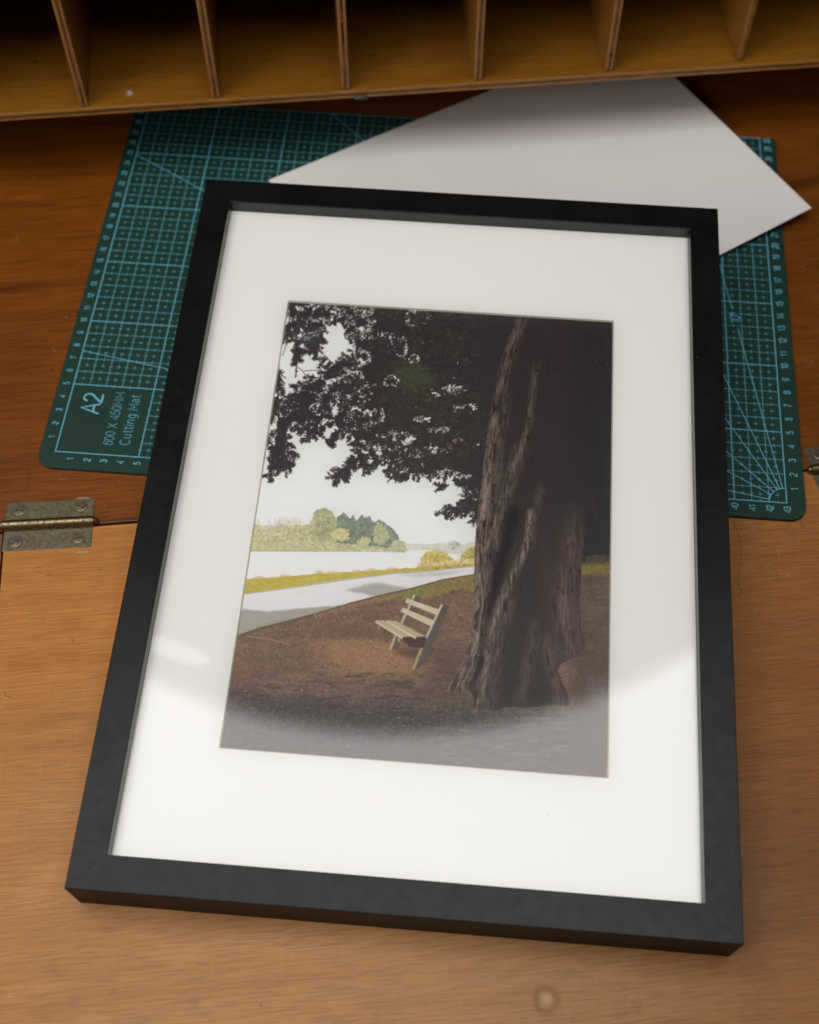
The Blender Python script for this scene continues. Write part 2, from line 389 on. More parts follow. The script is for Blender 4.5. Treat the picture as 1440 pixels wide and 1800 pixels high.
    put(rt * sm(PY, 1000, 1012) * 1.0, (96, 80, 68), 14, gr + gl)
    put(rt * sm(-PY + 6 * gr, -1016, -1004), (118, 108, 58), 22, gr)
    put(rt * sm(PY, 1120, 1160) * .6, (84, 68, 62), 10, gr)
    # canopy
    D = poly([(500, 500), (1100, 500), (1100, 985), (1020, 992), (1010, 900), (850, 880), (848, 862), (828, 856), (803, 850), (777, 842), (755, 838), (733, 836), (697, 826), (672, 812), (650, 796),
              (640, 778), (628, 764), (610, 766), (604, 748), (572, 738), (540, 738), (512, 742), (500, 748), (494, 738), (516, 708), (507, 684), (528, 668), (565, 658), (568, 645),
              (588, 628), (607, 622), (622, 604), (610, 582), (600, 568), (575, 566), (560, 580), (568, 606), (560, 622), (543, 618), (520, 600), (518, 570), (505, 545)]) * 1.08
    D = blur(D, 5)
    def add(m, k):
        nonlocal D
        D = D + m * k
    for s in (([(491, 745), (494, 775), (500, 800), (512, 800), (508, 812), (498, 820), (487, 830), (464, 834)], 13, 6, .95),
              ([(478, 770), (488, 785), (480, 806), (474, 812)], 14, 9, .8), ([(500, 740), (497, 765), (505, 780)], 16, 12, .8),
              ([(560, 735), (556, 758), (545, 768), (532, 775)], 8, 5, 1.0), ([(600, 745), (592, 765), (577, 776)], 10, 6, 1.0),
              ([(627, 760), (630, 790), (632, 800), (620, 815), (606, 828), (590, 838)], 7, 9, 1.0), ([(634, 800), (645, 812), (660, 822)], 7, 4, .8),
              ([(490, 640), (492, 680), (488, 710), (493, 745)], 7, 6, .8), ([(524, 600), (520, 640), (520, 660)], 8, 5, .75),
              ([(516, 545), (503, 575), (497, 600)], 10, 5, .9), ([(512, 570), (522, 610), (521, 655)], 4, 2, .8),
              ([(848, 862), (842, 880), (838, 896)], 16, 8, .9), ([(845, 884), (815, 892), (795, 894), (768, 901)], 9, 6, 1.0), ([(800, 893), (795, 910)], 7, 5, .9),
              ([(838, 896), (832, 925)], 8, 4, .9), ([(640, 785), (655, 810)], 12, 7, .5), ([(690, 828), (697, 834)], 9, 6, .8), ([(780, 850), (772, 846)], 7, 5, .9),
              ([(578, 612), (600, 635), (580, 655)], 8, 9, .7), ([(545, 700), (530, 738), (520, 746)], 11, 7, .7)):
        add(stroke(s[0], s[1], s[2], .8), s[3])
    for cx, cy, rx, ry, k in ((592, 606, 36, 34, -1.6), (590, 572, 30, 20, -.55), (520, 565, 26, 34, -.45), (640, 625, 16, 14, -.9), (560, 545, 60, 22, -.38), (530, 600, 26, 18, -.2),
                              (735, 556, 30, 22, -.62), (706, 608, 16, 22, -.75), (728, 628, 16, 10, -.8), (683, 595, 22, 18, -.45), (690, 668, 24, 14, -.5), (584, 716, 24, 14, -.75), (604, 712, 16, 12, -.55),
                              (545, 718, 28, 16, -.85), (620, 690, 50, 40, -.28), (655, 730, 30, 22, -.55), (702, 768, 36, 14, -.85), (670, 790, 36, 14, -.55), (690, 800, 40, 12, -.4), (780, 838, 34, 16, -.6),
                              (815, 846, 28, 18, -.55), (800, 682, 34, 12, -.38), (822, 716, 34, 14, -.36), (770, 690, 30, 12, -.26), (745, 735, 24, 12, -.34), (772, 756, 28, 10, -.35), (640, 560, 50, 50, -.22), (600, 660, 60, 50, -.2),
                              (512, 650, 14, 40, -.4), (745, 790, 40, 14, -.34), (620, 740, 26, 20, -.3), (548, 640, 30, 18, -.9), (555, 600, 20, 16, .25)):
        add(ell(cx, cy, rx, ry, 0, 1.6), k)
    leafn = fbm(7, 5, 3, p=.75) * .62 + fbm(20, 14, 2) * .25 + fbm(2.6, 2.2, 2) * .3
    D = D + .30 * fbm(18, 14, 3) * sm(1.35 - D, 0, .5) * sm(D, 0, .25) * (1 - .7 * sm(PX, 620, 700) * sm(-PY, -800, -740)) + .12 * sm(PX, 620, 680) * sm(-PY, -790, -740) * sm(D, .5, .8)
    can = sm(D + leafn * .9 * sm(1.45 - D, 0, .6), .66, .80) * sm(D, .04, .2)
    # needle sprays: short drooping dashes scattered where the crown thins out, dark ones and gaps of sky
    spray = np.zeros((H, W)); gap = np.zeros((H, W))
    ang0 = fbm(50, 50, 2) * .9
    def dashes(field, lo, hi, n, l0, l1, w, k=1.0):
        sel = np.argwhere((field > lo) & (field < hi) & (PX < 900) & (PX > 440))
        for q in sel[rs.randint(0, len(sel), n)]:
            cy, cx = q[0] + Y0, q[1] + X0
            a = 2.45 + ang0[q[0], q[1]] + rs.randn() * .55; L = l0 + (l1 - l0) * rs.rand()
            ww = w * (.7 + .6 * rs.rand())
            x0, y0, x1, y1 = cx - math.cos(a) * L, cy - math.sin(a) * L, cx + math.cos(a) * L, cy + math.sin(a) * L
            aa, bb = max(int(min(x0, x1) - 3 - X0), 0), min(int(max(x0, x1) + 4 - X0), W)
            cc, dd = max(int(min(y0, y1) - 3 - Y0), 0), min(int(max(y0, y1) + 4 - Y0), H)
            xs, ys = PX[cc:dd, aa:bb], PY[cc:dd, aa:bb]
            t = np.clip(((xs - x0) * (x1 - x0) + (ys - y0) * (y1 - y0)) / ((x1 - x0) ** 2 + (y1 - y0) ** 2), 0, 1)
            v = np.clip((ww * (1 - .5 * t) + .5 - np.hypot(xs - x0 - t * (x1 - x0), ys - y0 - t * (y1 - y0))), 0, 1)
            field_out[cc:dd, aa:bb] = np.maximum(field_out[cc:dd, aa:bb], v)
    field_out = spray; Dn = D + .25 * fbm(16, 12, 2)
    def seg(x0, y0, x1, y1, ww):
        aa, bb = max(int(min(x0, x1) - 3 - X0), 0), min(int(max(x0, x1) + 4 - X0), W)
        cc, dd = max(int(min(y0, y1) - 3 - Y0), 0), min(int(max(y0, y1) + 4 - Y0), H)
        if aa >= bb or cc >= dd: return
        xs, ys = PX[cc:dd, aa:bb], PY[cc:dd, aa:bb]
        t = np.clip(((xs - x0) * (x1 - x0) + (ys - y0) * (y1 - y0)) / ((x1 - x0) ** 2 + (y1 - y0) ** 2 + 1e-6), 0, 1)
        v = np.clip(ww * (1.2 - .6 * t) + .55 - np.hypot(xs - x0 - t * (x1 - x0), ys - y0 - t * (y1 - y0)), 0, 1)
        spray[cc:dd, aa:bb] = np.maximum(spray[cc:dd, aa:bb], v)
    def frond(x, y, a, L, dens=1.0):
        # a curved twig with leaflets to both sides, each with a few lobes
        n_ = max(4, int(L / 2.1)); st = L / n_; bend = rs.randn() * .05 + .02
        for k in range(n_):
            x1, y1 = x + math.cos(a) * st, y + math.sin(a) * st
            seg(x, y, x1, y1, .75 * (1 - k / n_) + .25)
            for sd in (-1, 1):
                if rs.rand() > .86 * dens: continue
                la = a + sd * (.55 + .5 * rs.rand()); ll = (L * .34) * (1 - .75 * k / n_) * (.45 + .8 * rs.rand()) + .8
                xe, ye = x1 + math.cos(la) * ll, y1 + math.sin(la) * ll
                seg(x1, y1, xe, ye, .85)
                for q in (.4, .75):
                    l2 = la + (rs.rand() - .5) * 1.8; m2 = 1.0 + 1.8 * rs.rand()
                    xm, ym = x1 + math.cos(la) * ll * q, y1 + math.sin(la) * ll * q
                    seg(xm, ym, xm + math.cos(l2) * m2, ym + math.sin(l2) * m2, .7)
            x, y = x1, y1; a += bend + rs.randn() * .10
    Db = blur(D, 4); gyD, gxD = np.gradient(Db)
    cand = np.argwhere((Db > .40) & (Db < .85) & (PX < 858) & (PX > 455) & (PY < 915))
    for q in cand[rs.randint(0, len(cand), 900)]:
        gx_, gy_ = -gxD[q[0], q[1]], -gyD[q[0], q[1]]; g_ = math.hypot(gx_, gy_) + 1e-5
        vx, vy = gx_ / g_ * .9 - .45 + rs.randn() * .35, gy_ / g_ * .9 + .45 + rs.randn() * .35
        frond(q[1] + X0, q[0] + Y0, math.atan2(vy, vx), 4.5 + 9 * rs.rand() ** 1.6)
    for (x_, y_, a_, L_) in ((512, 808, 2.75, 40), (500, 800, 2.3, 24), (512, 790, .7, 16), (500, 770, 2.2, 26), (488, 788, 2.0, 22), (560, 742, 2.35, 42), (600, 755, 2.5, 30), (630, 802, 2.45, 48), (632, 800, .75, 34), (640, 775, 2.7, 16),
                             (610, 820, 2.8, 28), (842, 884, 2.95, 50), (830, 887, 2.2, 22), (848, 868, 3.0, 40), (846, 850, 2.9, 46), (846, 895, 1.9, 26), (720, 838, 2.7, 24), (790, 850, 2.9, 24), (670, 812, 2.8, 20), (524, 600, 1.7, 36), (516, 560, 2.0, 40),
                             (492, 650, 1.6, 44), (492, 690, 1.7, 50), (545, 700, 2.4, 34), (520, 690, 2.5, 26), (560, 600, 1.9, 26), (545, 590, 1.2, 22), (575, 625, 2.7, 22)):
        for k_ in range(2): frond(x_ + rs.randn() * 1.5, y_ + rs.randn() * 1.5, a_ + rs.randn() * .12, L_, 1.05)
    dashes(Dn, .5, .9, 2600, .8, 3.0, .6)
    field_out = gap; Dg = blur(D, 2) + .45 * fbm(14, 9, 3)
    dashes(Dg, .45, .9, 3200, .4, 1.8, .45)
    can = np.maximum(can * (1 - gap * sm(-PX, -860, -800)), spray * .92)
    can = sm(can, .22, .80) * .97
    dark = (47, 42, 44)
    put(can, dark, 5, n_f)
    for pts, w in (([(491, 645), (489, 700), (493, 750), (500, 790)], 2.0), ([(512, 540), (508, 572), (520, 600), (522, 650)], 1.9), ([(628, 740), (630, 800), (618, 815)], 1.8), ([(523, 640), (532, 648), (540, 658), (548, 662)], 1.3),
                   ([(535, 648), (562, 647)], 1.2), ([(570, 620), (590, 640)], 1.8), ([(497, 700), (512, 710)], 1.5), ([(500, 548), (504, 600), (498, 620)], 1.4), ([(545, 560), (556, 585)], 1.8), ([(840, 884), (800, 893)], 1.5), ([(500, 770), (520, 800)], 1.4)):
        put(stroke(pts, w) * .9, (58, 50, 50))
    put(can * sm(ell(728, 662, 52, 38, 20, 1.6) + .5 * n_f, .2, .9) * .8, (74, 78, 54), 14, n_f)
    put(can * ell(745, 700, 110, 60, 30) * .6, (58, 56, 46), 10, n_f)
    put(can * ell(540, 590, 30, 30) * .6, (78, 82, 78), 10, n_f)
    put(can * ell(720, 800, 120, 60, 10) * .7, (56, 54, 48), 10, n_f)
    put(can * ell(650, 700, 60, 60) * .5, (60, 44, 44), 8, n_f)
    put(can * ell(800, 780, 110, 90) * .5, (62, 46, 46), 5, n_f)
    put(can * sm(fbm(5, 2.4, 3) + .5 * n_m, .10, .65) * sm(-PX, -870, -800) * sm(PX, 560, 640) * .75, (80, 78, 64), 8, n_x)
    put(can * sm(fbm(4, 2, 2), .35, .8) * .35, (92, 88, 76))
    put(can * sm(n_l + .4 * n_m, .0, .6) * sm(PX, 600, 680) * (PX < 860) * .35, (62, 62, 48), 8, n_f)
    dk = poly([(940, 540), (1100, 540), (1100, 986), (1060, 992), (940, 990)], 3)
    put(dk, (46, 42, 43), 4, n_f)
    put(sm(n_f + ell(1050, 985, 34, 12) * 1.2, .2, .6) * (PX > 1022) * sm(PY, 965, 980) * (PY < 1004) * .5, (112, 96, 60))
    for cx, cy in ((1049, 634), (1065, 604), (1071, 603), (1068, 641), (1073, 649), (1025, 590), (1055, 717), (1063, 992), (1068, 990), (1070, 994)):
        put(ell(cx, cy, 1.2, 1.2, 0, 2) * .6, (150, 144, 138))
    # trunk
    TL = [(911, 557), (895, 594), (878, 646), (865, 710), (859, 745), (853, 790), (847, 840), (840, 900), (836, 969), (835, 1023), (833, 1066), (830, 1091), (823, 1134), (806, 1177), (784, 1216)]
    tr = poly(TL + [(796, 1217), (806, 1208), (813, 1228), (824, 1207), (834, 1230), (829, 1256), (838, 1258), (850, 1244), (870, 1250), (888, 1243), (928, 1245), (969, 1240), (1006, 1242), (995, 1213), (980, 1180), (985, 1168), (1000, 1160), (1012, 1158), (1024, 1148),
                    (1030, 1134), (1026, 1120), (1022, 1104), (1020, 1055), (1023, 990), (1030, 926), (1040, 700), (1040, 560)], 0, 1.5)
    ty = np.arange(H) + Y0
    lx = np.interp(ty, [q[1] for q in TL], [q[0] for q in TL])[:, None]
    slant = (PX - lx)
    k = np.clip(slant / 170, 0, 1)
    U = PX - (lx - 850) * (1 - k)        # coordinate across the bark
    wv = fbm(60, 90, 3) * 10
    dxb = U - X0 + wv * .22 + fbm(9, 26, 3) * 3.2 - np.arange(W)[None, :]
    def bark(sx, sy): return _lat(H, W, sx, sy, rs, dxb) * 2 - 1
    b1 = bark(4.2, 46) * .6 + bark(2.4, 20) * .4; b2 = bark(12, 70); b3 = bark(1.7, 15) * .6 + bark(1.3, 7) * .4 + fbm(2.2, 3, 2) * .3
    crack = sm(-np.abs(bark(3.4, 38) * .7 + fbm(4, 9, 2) * .25), -.10, -.02)
    rid = 1 - np.abs(b1) * 3.2
    br = np.zeros((H, W))
    R1 = [(918, 557), (902, 600), (886, 650), (873, 710), (866, 750), (860, 800), (855, 850), (850, 900), (846, 960), (843, 1030), (842, 1080), (838, 1110), (832, 1150), (815, 1185), (792, 1215)]
    br = np.maximum(br, stroke(R1, 16, 26, .6) * 1.0)
    br = np.maximum(br, stroke([(885, 680), (880, 740), (872, 800), (868, 880), (858, 950), (852, 1040), (850, 1100)], 20, 14, .7) * .62)
    br = np.maximum(br, stroke([(945, 640), (936, 700), (930, 745), (922, 780), (904, 812), (888, 868), (872, 910), (862, 945), (850, 985)], 9, 12, .8) * .75)
    br = np.maximum(br, stroke([(915, 790), (897, 850), (880, 900), (872, 960)], 18, 12, .8) * .6)
    br = np.maximum(br, stroke([(934, 900), (930, 950), (909, 999), (890, 1040), (875, 1080), (864, 1110), (857, 1140), (851, 1180), (844, 1213), (832, 1252)], 9, 17, .7) * .95)
    br = np.maximum(br, stroke([(895, 1060), (880, 1110), (868, 1170), (860, 1240)], 16, 20, .8) * .5)
    br = np.maximum(br, stroke([(825, 1160), (812, 1200), (818, 1226)], 12, 10, .7) * .9)
    br = np.maximum(br, stroke([(940, 1100), (931, 1151), (915, 1231)], 15, 16) * .42)
    br = np.maximum(br, stroke([(1012, 900), (1006, 980), (992, 1050), (998, 1150)], 22, 34) * .42)
    br = np.maximum(br, stroke([(960, 1130), (975, 1180), (985, 1235)], 22, 20) * .38)
    br = np.maximum(br, stroke([(950, 860), (940, 920), (935, 960)], 12, 9) * .35)
    base = np.array((55, 45, 46.)); lit = np.array((156, 138, 120.))
    low = sm(PY, 850, 1100) * .05
    v = np.clip(br * (.52 + .30 * rid + .30 * b3 + .14 * b2) * (.55 + .45 * sm(PY, 600, 900)) + low * (.6 + .5 * b2 + .3 * b1), 0, 1)
    tc = base + (lit - base) * v[..., None]
    tc = tc + (sm(PX, 930, 1000) * sm(PY, 880, 980) * 8 * (1 + b2))[..., None] * np.array([1, .55, .5])
    tc = tc - (sm(-rid, -.45, .2) * br * 10)[..., None] - (crack * (6 + 34 * br))[..., None]
    tc = tc + (n_x * 4)[..., None]
    tc = tc - (stroke([(905, 900), (890, 960), (875, 1010), (862, 1060), (852, 1110), (848, 1160), (838, 1225)], 14, 9, .6) * 22)[..., None]
    trb = blur(tr, 4); kb = sm(PY + 8 * n_m, 1190, 1250); tm = np.clip(tr * (1 - kb) + sm(trb + .3 * gr, .3, .8) * kb * (.75 + .25 * tr), 0, 1)
    fade = 1 - sm(PX, 975, 1035) * (1 - sm(PY, 850, 980)) * .9
    tm = tm * fade
    img = img * (1 - tm[..., None]) + tc * tm[..., None]
    put(stroke([(878, 652), (865, 712), (859, 747), (853, 790), (847, 840), (840, 900), (836, 969), (835, 1023)], 1.6) * .45, (40, 32, 32))
    put(poly([(1040, 870), (1042, 870), (1050, 915), (1048, 915)], 1) * .5, (84, 78, 72))
    img = img + (rs.rand(H, W, 1) - .5) * 5
    return np.clip(img, 0, 255), X0, Y0
# ---------------------------------------------------------------- the desk (its own axes: x along the grain and the hinge line)
T = .25                                     # thickness of the cutting mat; its top is z = 0
A = math.radians(10.0)
MD = Matrix.Translation(Vector((24.0, -.95, -T)) * S) @ Matrix.Rotation(A, 4, 'Z')
IMD = MD.inverted()
def desk_xy(px, py, z=-T):
    p = IMD @ (on_plane(px, py, z) * S); return p.x / S, p.y / S
desk = empty('writing_desk', 'old varnished wooden writing desk with hinged drop flap, under the frame and mat', 'desk', MD)
kx, ky = desk_xy(960, 1758)
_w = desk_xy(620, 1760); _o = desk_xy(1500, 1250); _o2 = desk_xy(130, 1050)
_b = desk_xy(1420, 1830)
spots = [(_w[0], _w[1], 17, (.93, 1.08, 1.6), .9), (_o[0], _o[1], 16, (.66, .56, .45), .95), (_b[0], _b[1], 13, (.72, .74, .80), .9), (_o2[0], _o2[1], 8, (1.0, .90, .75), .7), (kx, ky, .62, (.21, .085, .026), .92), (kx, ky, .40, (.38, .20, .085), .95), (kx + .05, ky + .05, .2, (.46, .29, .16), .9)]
for a, b, r, k in ((1120, 1775, .5, .5), (1085, 1785, .35, .5), (1010, 1790, .3, .4), (95, 1700, .5, .35), (130, 1760, .55, .45), (200, 1740, .35, .4), (340, 1760, .45, .4), (660, 1790, .6, .4),
                   (700, 1716, .22, .35), (120, 1565, .3, .25), (1390, 935, .75, .5), (1310, 925, .25, .4), (1366, 955, .3, .35), (1330, 1490, .35, .3), (110, 1235, .25, .4), (450, 1720, .3, .25), (800, 1700, .25, .3)):
    x, y = desk_xy(a, b); spots.append((x, y, r * .5, (.22, .095, .032), k * .6))
m_flap = wood('flap_wood', (.235, .084, .016), (.435, .175, .038), (.54, .245, .066), wav=.006, grain=(5, 70), rough=(.42, .6), figure=.34, fine=.52, band=.42, spots=spots, cross=.34, seed=1.3, streak=.45, specks=.55)
m_back = wood('varnished_back_wood', (.050, .011, .001), (.165, .045, .003), (.245, .074, .007), wav=.028, grain=(3.2, 45), rough=(.25, .45), figure=.5, fine=.45, band=.75, coat=.15, cross=.10, seed=4.1, streak=.85, specks=.8)
m_edge = simple('raw_edge_wood', (.16, .062, .02), .6, var=.4, scale=120)
gap = .16
flap_x0 = desk_xy(3, 1000)[0]
# the two boards, with the scuffs scratched through their varnish as pale faces of the same meshes
m_scratch = simple('pale_scratch', (.50, .34, .20), .7)
flapm = MB(); flapm.box(flap_x0, 46, -60, -gap, -1.8, 0)
backm = MB(); backm.box(-70, 70, 0, 62, -1.8, -.01)
R_ = random.Random(11)
def scratch(p0, p1, wd=.018, z=.012):
    a = Vector((*desk_xy(*p0), z)); c = Vector((*desk_xy(*p1), z)); d = (c - a); 
    if d.length < 1e-6: return
    nrm = Vector((-d.y, d.x, 0)).normalized() * wd
    mid = (a + c) / 2
    if (a.y < -gap - .05) != (c.y < -gap - .05) or -gap - .05 < a.y < .08: return
    if a.y < 0 and a.x < flap_x0 + .1: return
    (flapm if a.y < 0 else backm).add([a, mid - nrm, c, mid + nrm], [(0, 1, 2, 3)], 1)
for i in range(8):
    scratch((132 + i * 3.0, 880 - i * .2), (142 + i * 2.6, 872.5 + i * .1)); scratch((130 + i * 2.8, 975 - i * .5), (140 + i * 2.4, 968 + i * .2))
for (a, c, s_) in [(1385, 945, 14), (1372, 960, 10), (1392, 985, 9), (1365, 975, 9), (62, 998, 7), (170, 1004, 6), (50, 1110, 10), (200, 1062, 6), (22, 1440, 10), (24, 1470, 12), (112, 845, 10), (30, 420, 6), (190, 350, 5), (118, 555, 6), (95, 615, 8), (1410, 470, 6), (1425, 640, 5), (1385, 1010, 8)]:
    for j in range(7):
        x = a + R_.gauss(0, s_ * .5); y = c + R_.gauss(0, s_ * .5); t = R_.uniform(-.6, .9); L = R_.uniform(1.5, s_ * .5)
        scratch((x, y), (x + L * math.cos(t), y - L * math.sin(t)), R_.uniform(.006, .016))
for j in range(130):
    x = R_.uniform(0, 1440); y = R_.choice([R_.uniform(300, 900), R_.uniform(900, 1800)]); t = R_.gauss(1.2, .8); L = R_.uniform(1.5, 7)
    scratch((x, y), (x + L * math.cos(t), y - L * math.sin(t)), R_.uniform(.004, .010))
# crescent dents on the flap
m_dent = simple('dent_shadow_wood', (.16, .065, .022), .7)
for (a, c, r) in ((174, 1005, .32), (85, 1014, .22), (66, 1002, .3)):
    x, y = desk_xy(a, c); pts = []
    for i in range(9):
        t = math.radians(20 + i * 17.5); pts.append((x + r * math.cos(t), y + r * .45 * math.sin(t), .011))
    for i in range(8):
        w_ = .035 * math.sin(math.pi * (i + .5) / 8) + .008
        p, q = pts[i], pts[i + 1]; flapm.quad((p[0], p[1], .011), (q[0], q[1], .011), (q[0], q[1] + w_, .011), (p[0], p[1] + w_, .011), 2)
flapm.build('drop_flap', [m_flap, m_scratch, m_dent], desk, bevel=.06)
backm.build('back_board', [m_back, m_scratch], desk, bevel=.05)

b = MB(); b.box(-70, flap_x0 - .12, -60, -gap, -1.8, -.05); b.build('side_rail', m_edge, desk, bevel=.05)
b = MB(); b.box(-70, 70, -4, 3, -2.6, -1.82); b.build('under_rail', m_edge, desk)

# hinges: two leaves, a knuckle barrel and four countersunk slotted screws
def brass():
    n = NT('aged_brass')
    f = n.noise(n.co, 420, 6, .75); g = n.noise(n.co, 1300, 4, .7); k = n.noise(n.co, 1800, 2, .5)
    c = n.mix(n.ramp(f, [(.35, 0.0), (.62, 1.0)]), (.13, .110, .066), (.22, .190, .125))
    c = n.mix(n.ramp(g, [(.55, 0.0), (.66, 1.0)]), c, (.055, .03, .025))
    c = n.mix(n.math('MULTIPLY', n.ramp(k, [(.66, 0.0), (.72, 1.0)]), .8), c, (.05, .03, .02))
    n.b.inputs['Metallic'].default_value = .85; n.bump(g, .3, .0001)
    return n.out(c, n.ramp(f, [(.3, .36), (.7, .55)]))
m_brass = brass()
def barrel_brass():
    n = NT('worn_barrel_brass'); f = n.noise(n.co, 400, 5, .7); n.b.inputs['Metallic'].default_value = .95
    c = n.mix(n.ramp(f, [(.50, 0.0), (.66, 1.0)]), (.26, .20, .105), (.035, .026, .02))
    return n.out(c, n.ramp(f, [(.3, .25), (.7, .5)]))
m_barrel = barrel_brass()
m_screw = simple('dull_screw', (.20, .15, .10), .42, metal=.9, var=.5, scale=900)
m_slot = simple('dark_slot', (.02, .014, .010), .8)
def hinge(px, py, label, seed):
    x, y = desk_xy(px, py)
    h = MB(); Lx, Ly = 2.52, 1.62
    rs = random.Random(seed)
    for s in (-1, 1):
        y0, y1 = (.17, Ly) if s > 0 else (-Ly, -.17)
        h.box(-Lx, Lx, y0, y1, -.08, .035)
    o = h.build('hinge', m_brass, desk, bevel=.02); o.location = Vector((x, y, 0)) * S
    o.rotation_euler = (0, 0, math.radians(-1.6)); tag(o, label)
    k = MB(); N = 20; R = .31
    seg = [(-2.62, -1.65), (-1.63, -.55), (-.53, .57), (.59, 1.59), (1.61, 2.62)]
    prof = [(-2.86, .10), (-2.80, .19), (-2.70, .22), (-2.64, .17)]
    def ring(xx, r): return [(xx, r * math.cos(2 * math.pi * i / N), .20 + r * math.sin(2 * math.pi * i / N)) for i in range(N)]
    pr = [(-2.88, .02), (-2.86, .10), (-2.78, .18), (-2.70, .22), (-2.63, .20)]
    for a, c in seg: pr += [(a, R - .03), (a + .012, R), (c - .012, R), (c, R - .03)]
    pr += [(2.63, .20), (2.70, .22), (2.78, .18), (2.86, .10), (2.88, .02)]
    vv = []; ff = []
    for xx, r in pr: vv += ring(xx, r)
    for i in range(len(pr) - 1):
        for j in range(N): ff.append((i * N + j, i * N + (j + 1) % N, (i + 1) * N + (j + 1) % N, (i + 1) * N + j))
    ff.append(tuple(range(N - 1, -1, -1))); ff.append(tuple((len(pr) - 1) * N + j for j in range(N)))
    k.add(vv, ff); kb = k.build('knuckle_barrel', m_barrel, o)
    bm = bmesh.new(); bm.from_mesh(kb.data)
    for f in bm.faces: f.smooth = True
    for e_ in bm.edges:
        if len(e_.link_faces) == 2 and e_.calc_face_angle(0) > .6: e_.smooth = False
    bm.to_mesh(kb.data); bm.free()
    for i, (sx, sy) in enumerate(((-1.78, 1.08), (1.72, 1.12), (-1.80, -1.04), (1.72, -1.0))):
        q = MB(); r = .33; n_ = 24
        ring0 = [(sx + r * math.cos(t * 2 * math.pi / n_), sy + r * math.sin(t * 2 * math.pi / n_), .030) for t in range(n_)]
        ring1 = [(sx + .84 * r * math.cos(t * 2 * math.pi / n_), sy + .84 * r * math.sin(t * 2 * math.pi / n_), .050) for t in range(n_)]
        ringo = [(sx + 1.26 * r * math.cos(t * 2 * math.pi / n_), sy + 1.26 * r * math.sin(t * 2 * math.pi / n_), .037) for t in range(n_)]
        q.add(ring0 + ring1 + [(sx, sy, .062)], [(t, (t + 1) % n_, n_ + (t + 1) % n_, n_ + t) for t in range(n_)] + [(n_ + t, n_ + (t + 1) % n_, 2 * n_) for t in range(n_)], 0)
        q.add(ring0 + ringo, [(t, n_ + t, n_ + (t + 1) % n_, (t + 1) % n_) for t in range(n_)], 1)
        a = rs.uniform(-.3, 1.3) if i != 1 else -.5
        c, s_ = math.cos(a), math.sin(a)
        def R2(u, v, z): return (sx + u * c - v * s_, sy + u * s_ + v * c, z)
        q.quad(R2(-.26, -.03, .064), R2(.26, -.03, .064), R2(.26, .03, .064), R2(-.26, .03, .064), 1)
        q.build('screw', [m_screw, m_slot], o)
    return o
hinge(86, 923, 'left brass hinge with four slotted screws', 3)
_p = on_plane(1424, 826, -T)
hx = (IMD @ (_p * S)).x / S
hinge_r = hinge(1424, 826, 'right brass hinge, partly outside the picture', 5)
hinge_r.location.x += 2.60 * S
hinge_r.rotation_euler[2] = math.radians(2.5)

# ---------------------------------------------------------------- pigeonhole shelf standing at the back of the desk
HZ = 5.5; HT = .6
p0 = on_plane(0, 213.5, HZ); p1 = on_plane(1440, 118, HZ)
ha = math.atan2(p1.y - p0.y, p1.x - p0.x)
MH = Matrix.Translation(Vector((p0.x, p0.y, 0)) * S) @ Matrix.Rotation(ha, 4, 'Z')
IMH = MH.inverted()
def shelf_xy(px, py, z):
    p = IMH @ (on_plane(px, py, z) * S); return p.x / S, p.y / S
hut = empty('pigeonhole_shelf', 'wooden pigeonhole shelf of orange plywood raised over the back of the desk', 'shelf', MH)
hsp = []
for a, c, r, k, cc in ((227, 163, .18, .8, (.5, .42, .40)), (60, 110, .25, .5, (.05, .02, .008)), (120, 60, .2, .4, (.05, .02, .008)), (690, 20, .22, .6, (.05, .02, .008)), (466, 105, .2, .4, (.08, .035, .01)), (640, 60, .3, .3, (.05, .02, .008)), (655, 100, .25, .3, (.05, .02, .008))):
    x, y = shelf_xy(a, c, HZ + HT); hsp.append((x, y, r, cc, k))
m_ply = wood('orange_plywood', (.080, .026, .002), (.225, .085, .007), (.300, .125, .012), grain=(6, 55), rough=(.35, .5), figure=.45, fine=.3, band=.5, spots=hsp, coat=.1, seed=2.2, streak=.3, specks=.0)
m_pdiv = wood('divider_plywood', (.10, .036, .006), (.22, .085, .012), (.28, .120, .020), grain=(14, 40), rough=(.35, .5), figure=.3, fine=.3, band=.3, coat=.1, seed=7.7)
def edge_ply(name, base, dark, axis, lo, hi, seed):
    # sawn ply edge: pale face veneers, darker core with chips
    n = NT(name); sp = n.new('ShaderNodeSeparateXYZ'); n.l.new(n.co, sp.inputs[0])
    f = n.noise(n.map(n.co, (500, 500, 120) if axis == 0 else (60, 500, 700), (seed, 0, 0)), 1, 4, .7)
    m = n.math('MULTIPLY', n.math('GREATER_THAN', sp.outputs[axis], lo * S), n.math('LESS_THAN', sp.outputs[axis], hi * S))
    c = n.mix(n.ramp(f, [(.35, 0.0), (.65, 1.0)]), tuple(v * .7 for v in base), base)
    core = n.mix(n.ramp(f, [(.44, 0.0), (.56, 1.0)]), tuple(v * .35 for v in dark), dark)
    c = n.mix(m, c, core)
    c = n.mix(n.math('MULTIPLY', n.ramp(n.noise(n.co, 1400, 3, .7), [(.62, 0.0), (.70, 1.0)]), .6), c, (.62, .40, .22))
    n.bump(f, .6, .0004)
    return n.out(c, .5)
m_de = edge_ply('divider_edge', (.36, .15, .035), (.17, .065, .022), 0, -.09, .09, 1.0)
m_be = edge_ply('board_edge', (.40, .18, .035), (.20, .075, .014), 2, HZ + .2, HZ + .42, 2.0)
WX0, WX1, DEP, TOP = -22, 76, 24, 19
b = MB(); b.box(WX0, WX1, 0, DEP, HZ, HZ + HT)
o = b.build('base_board', [m_ply, m_be], hut, bevel=.05)
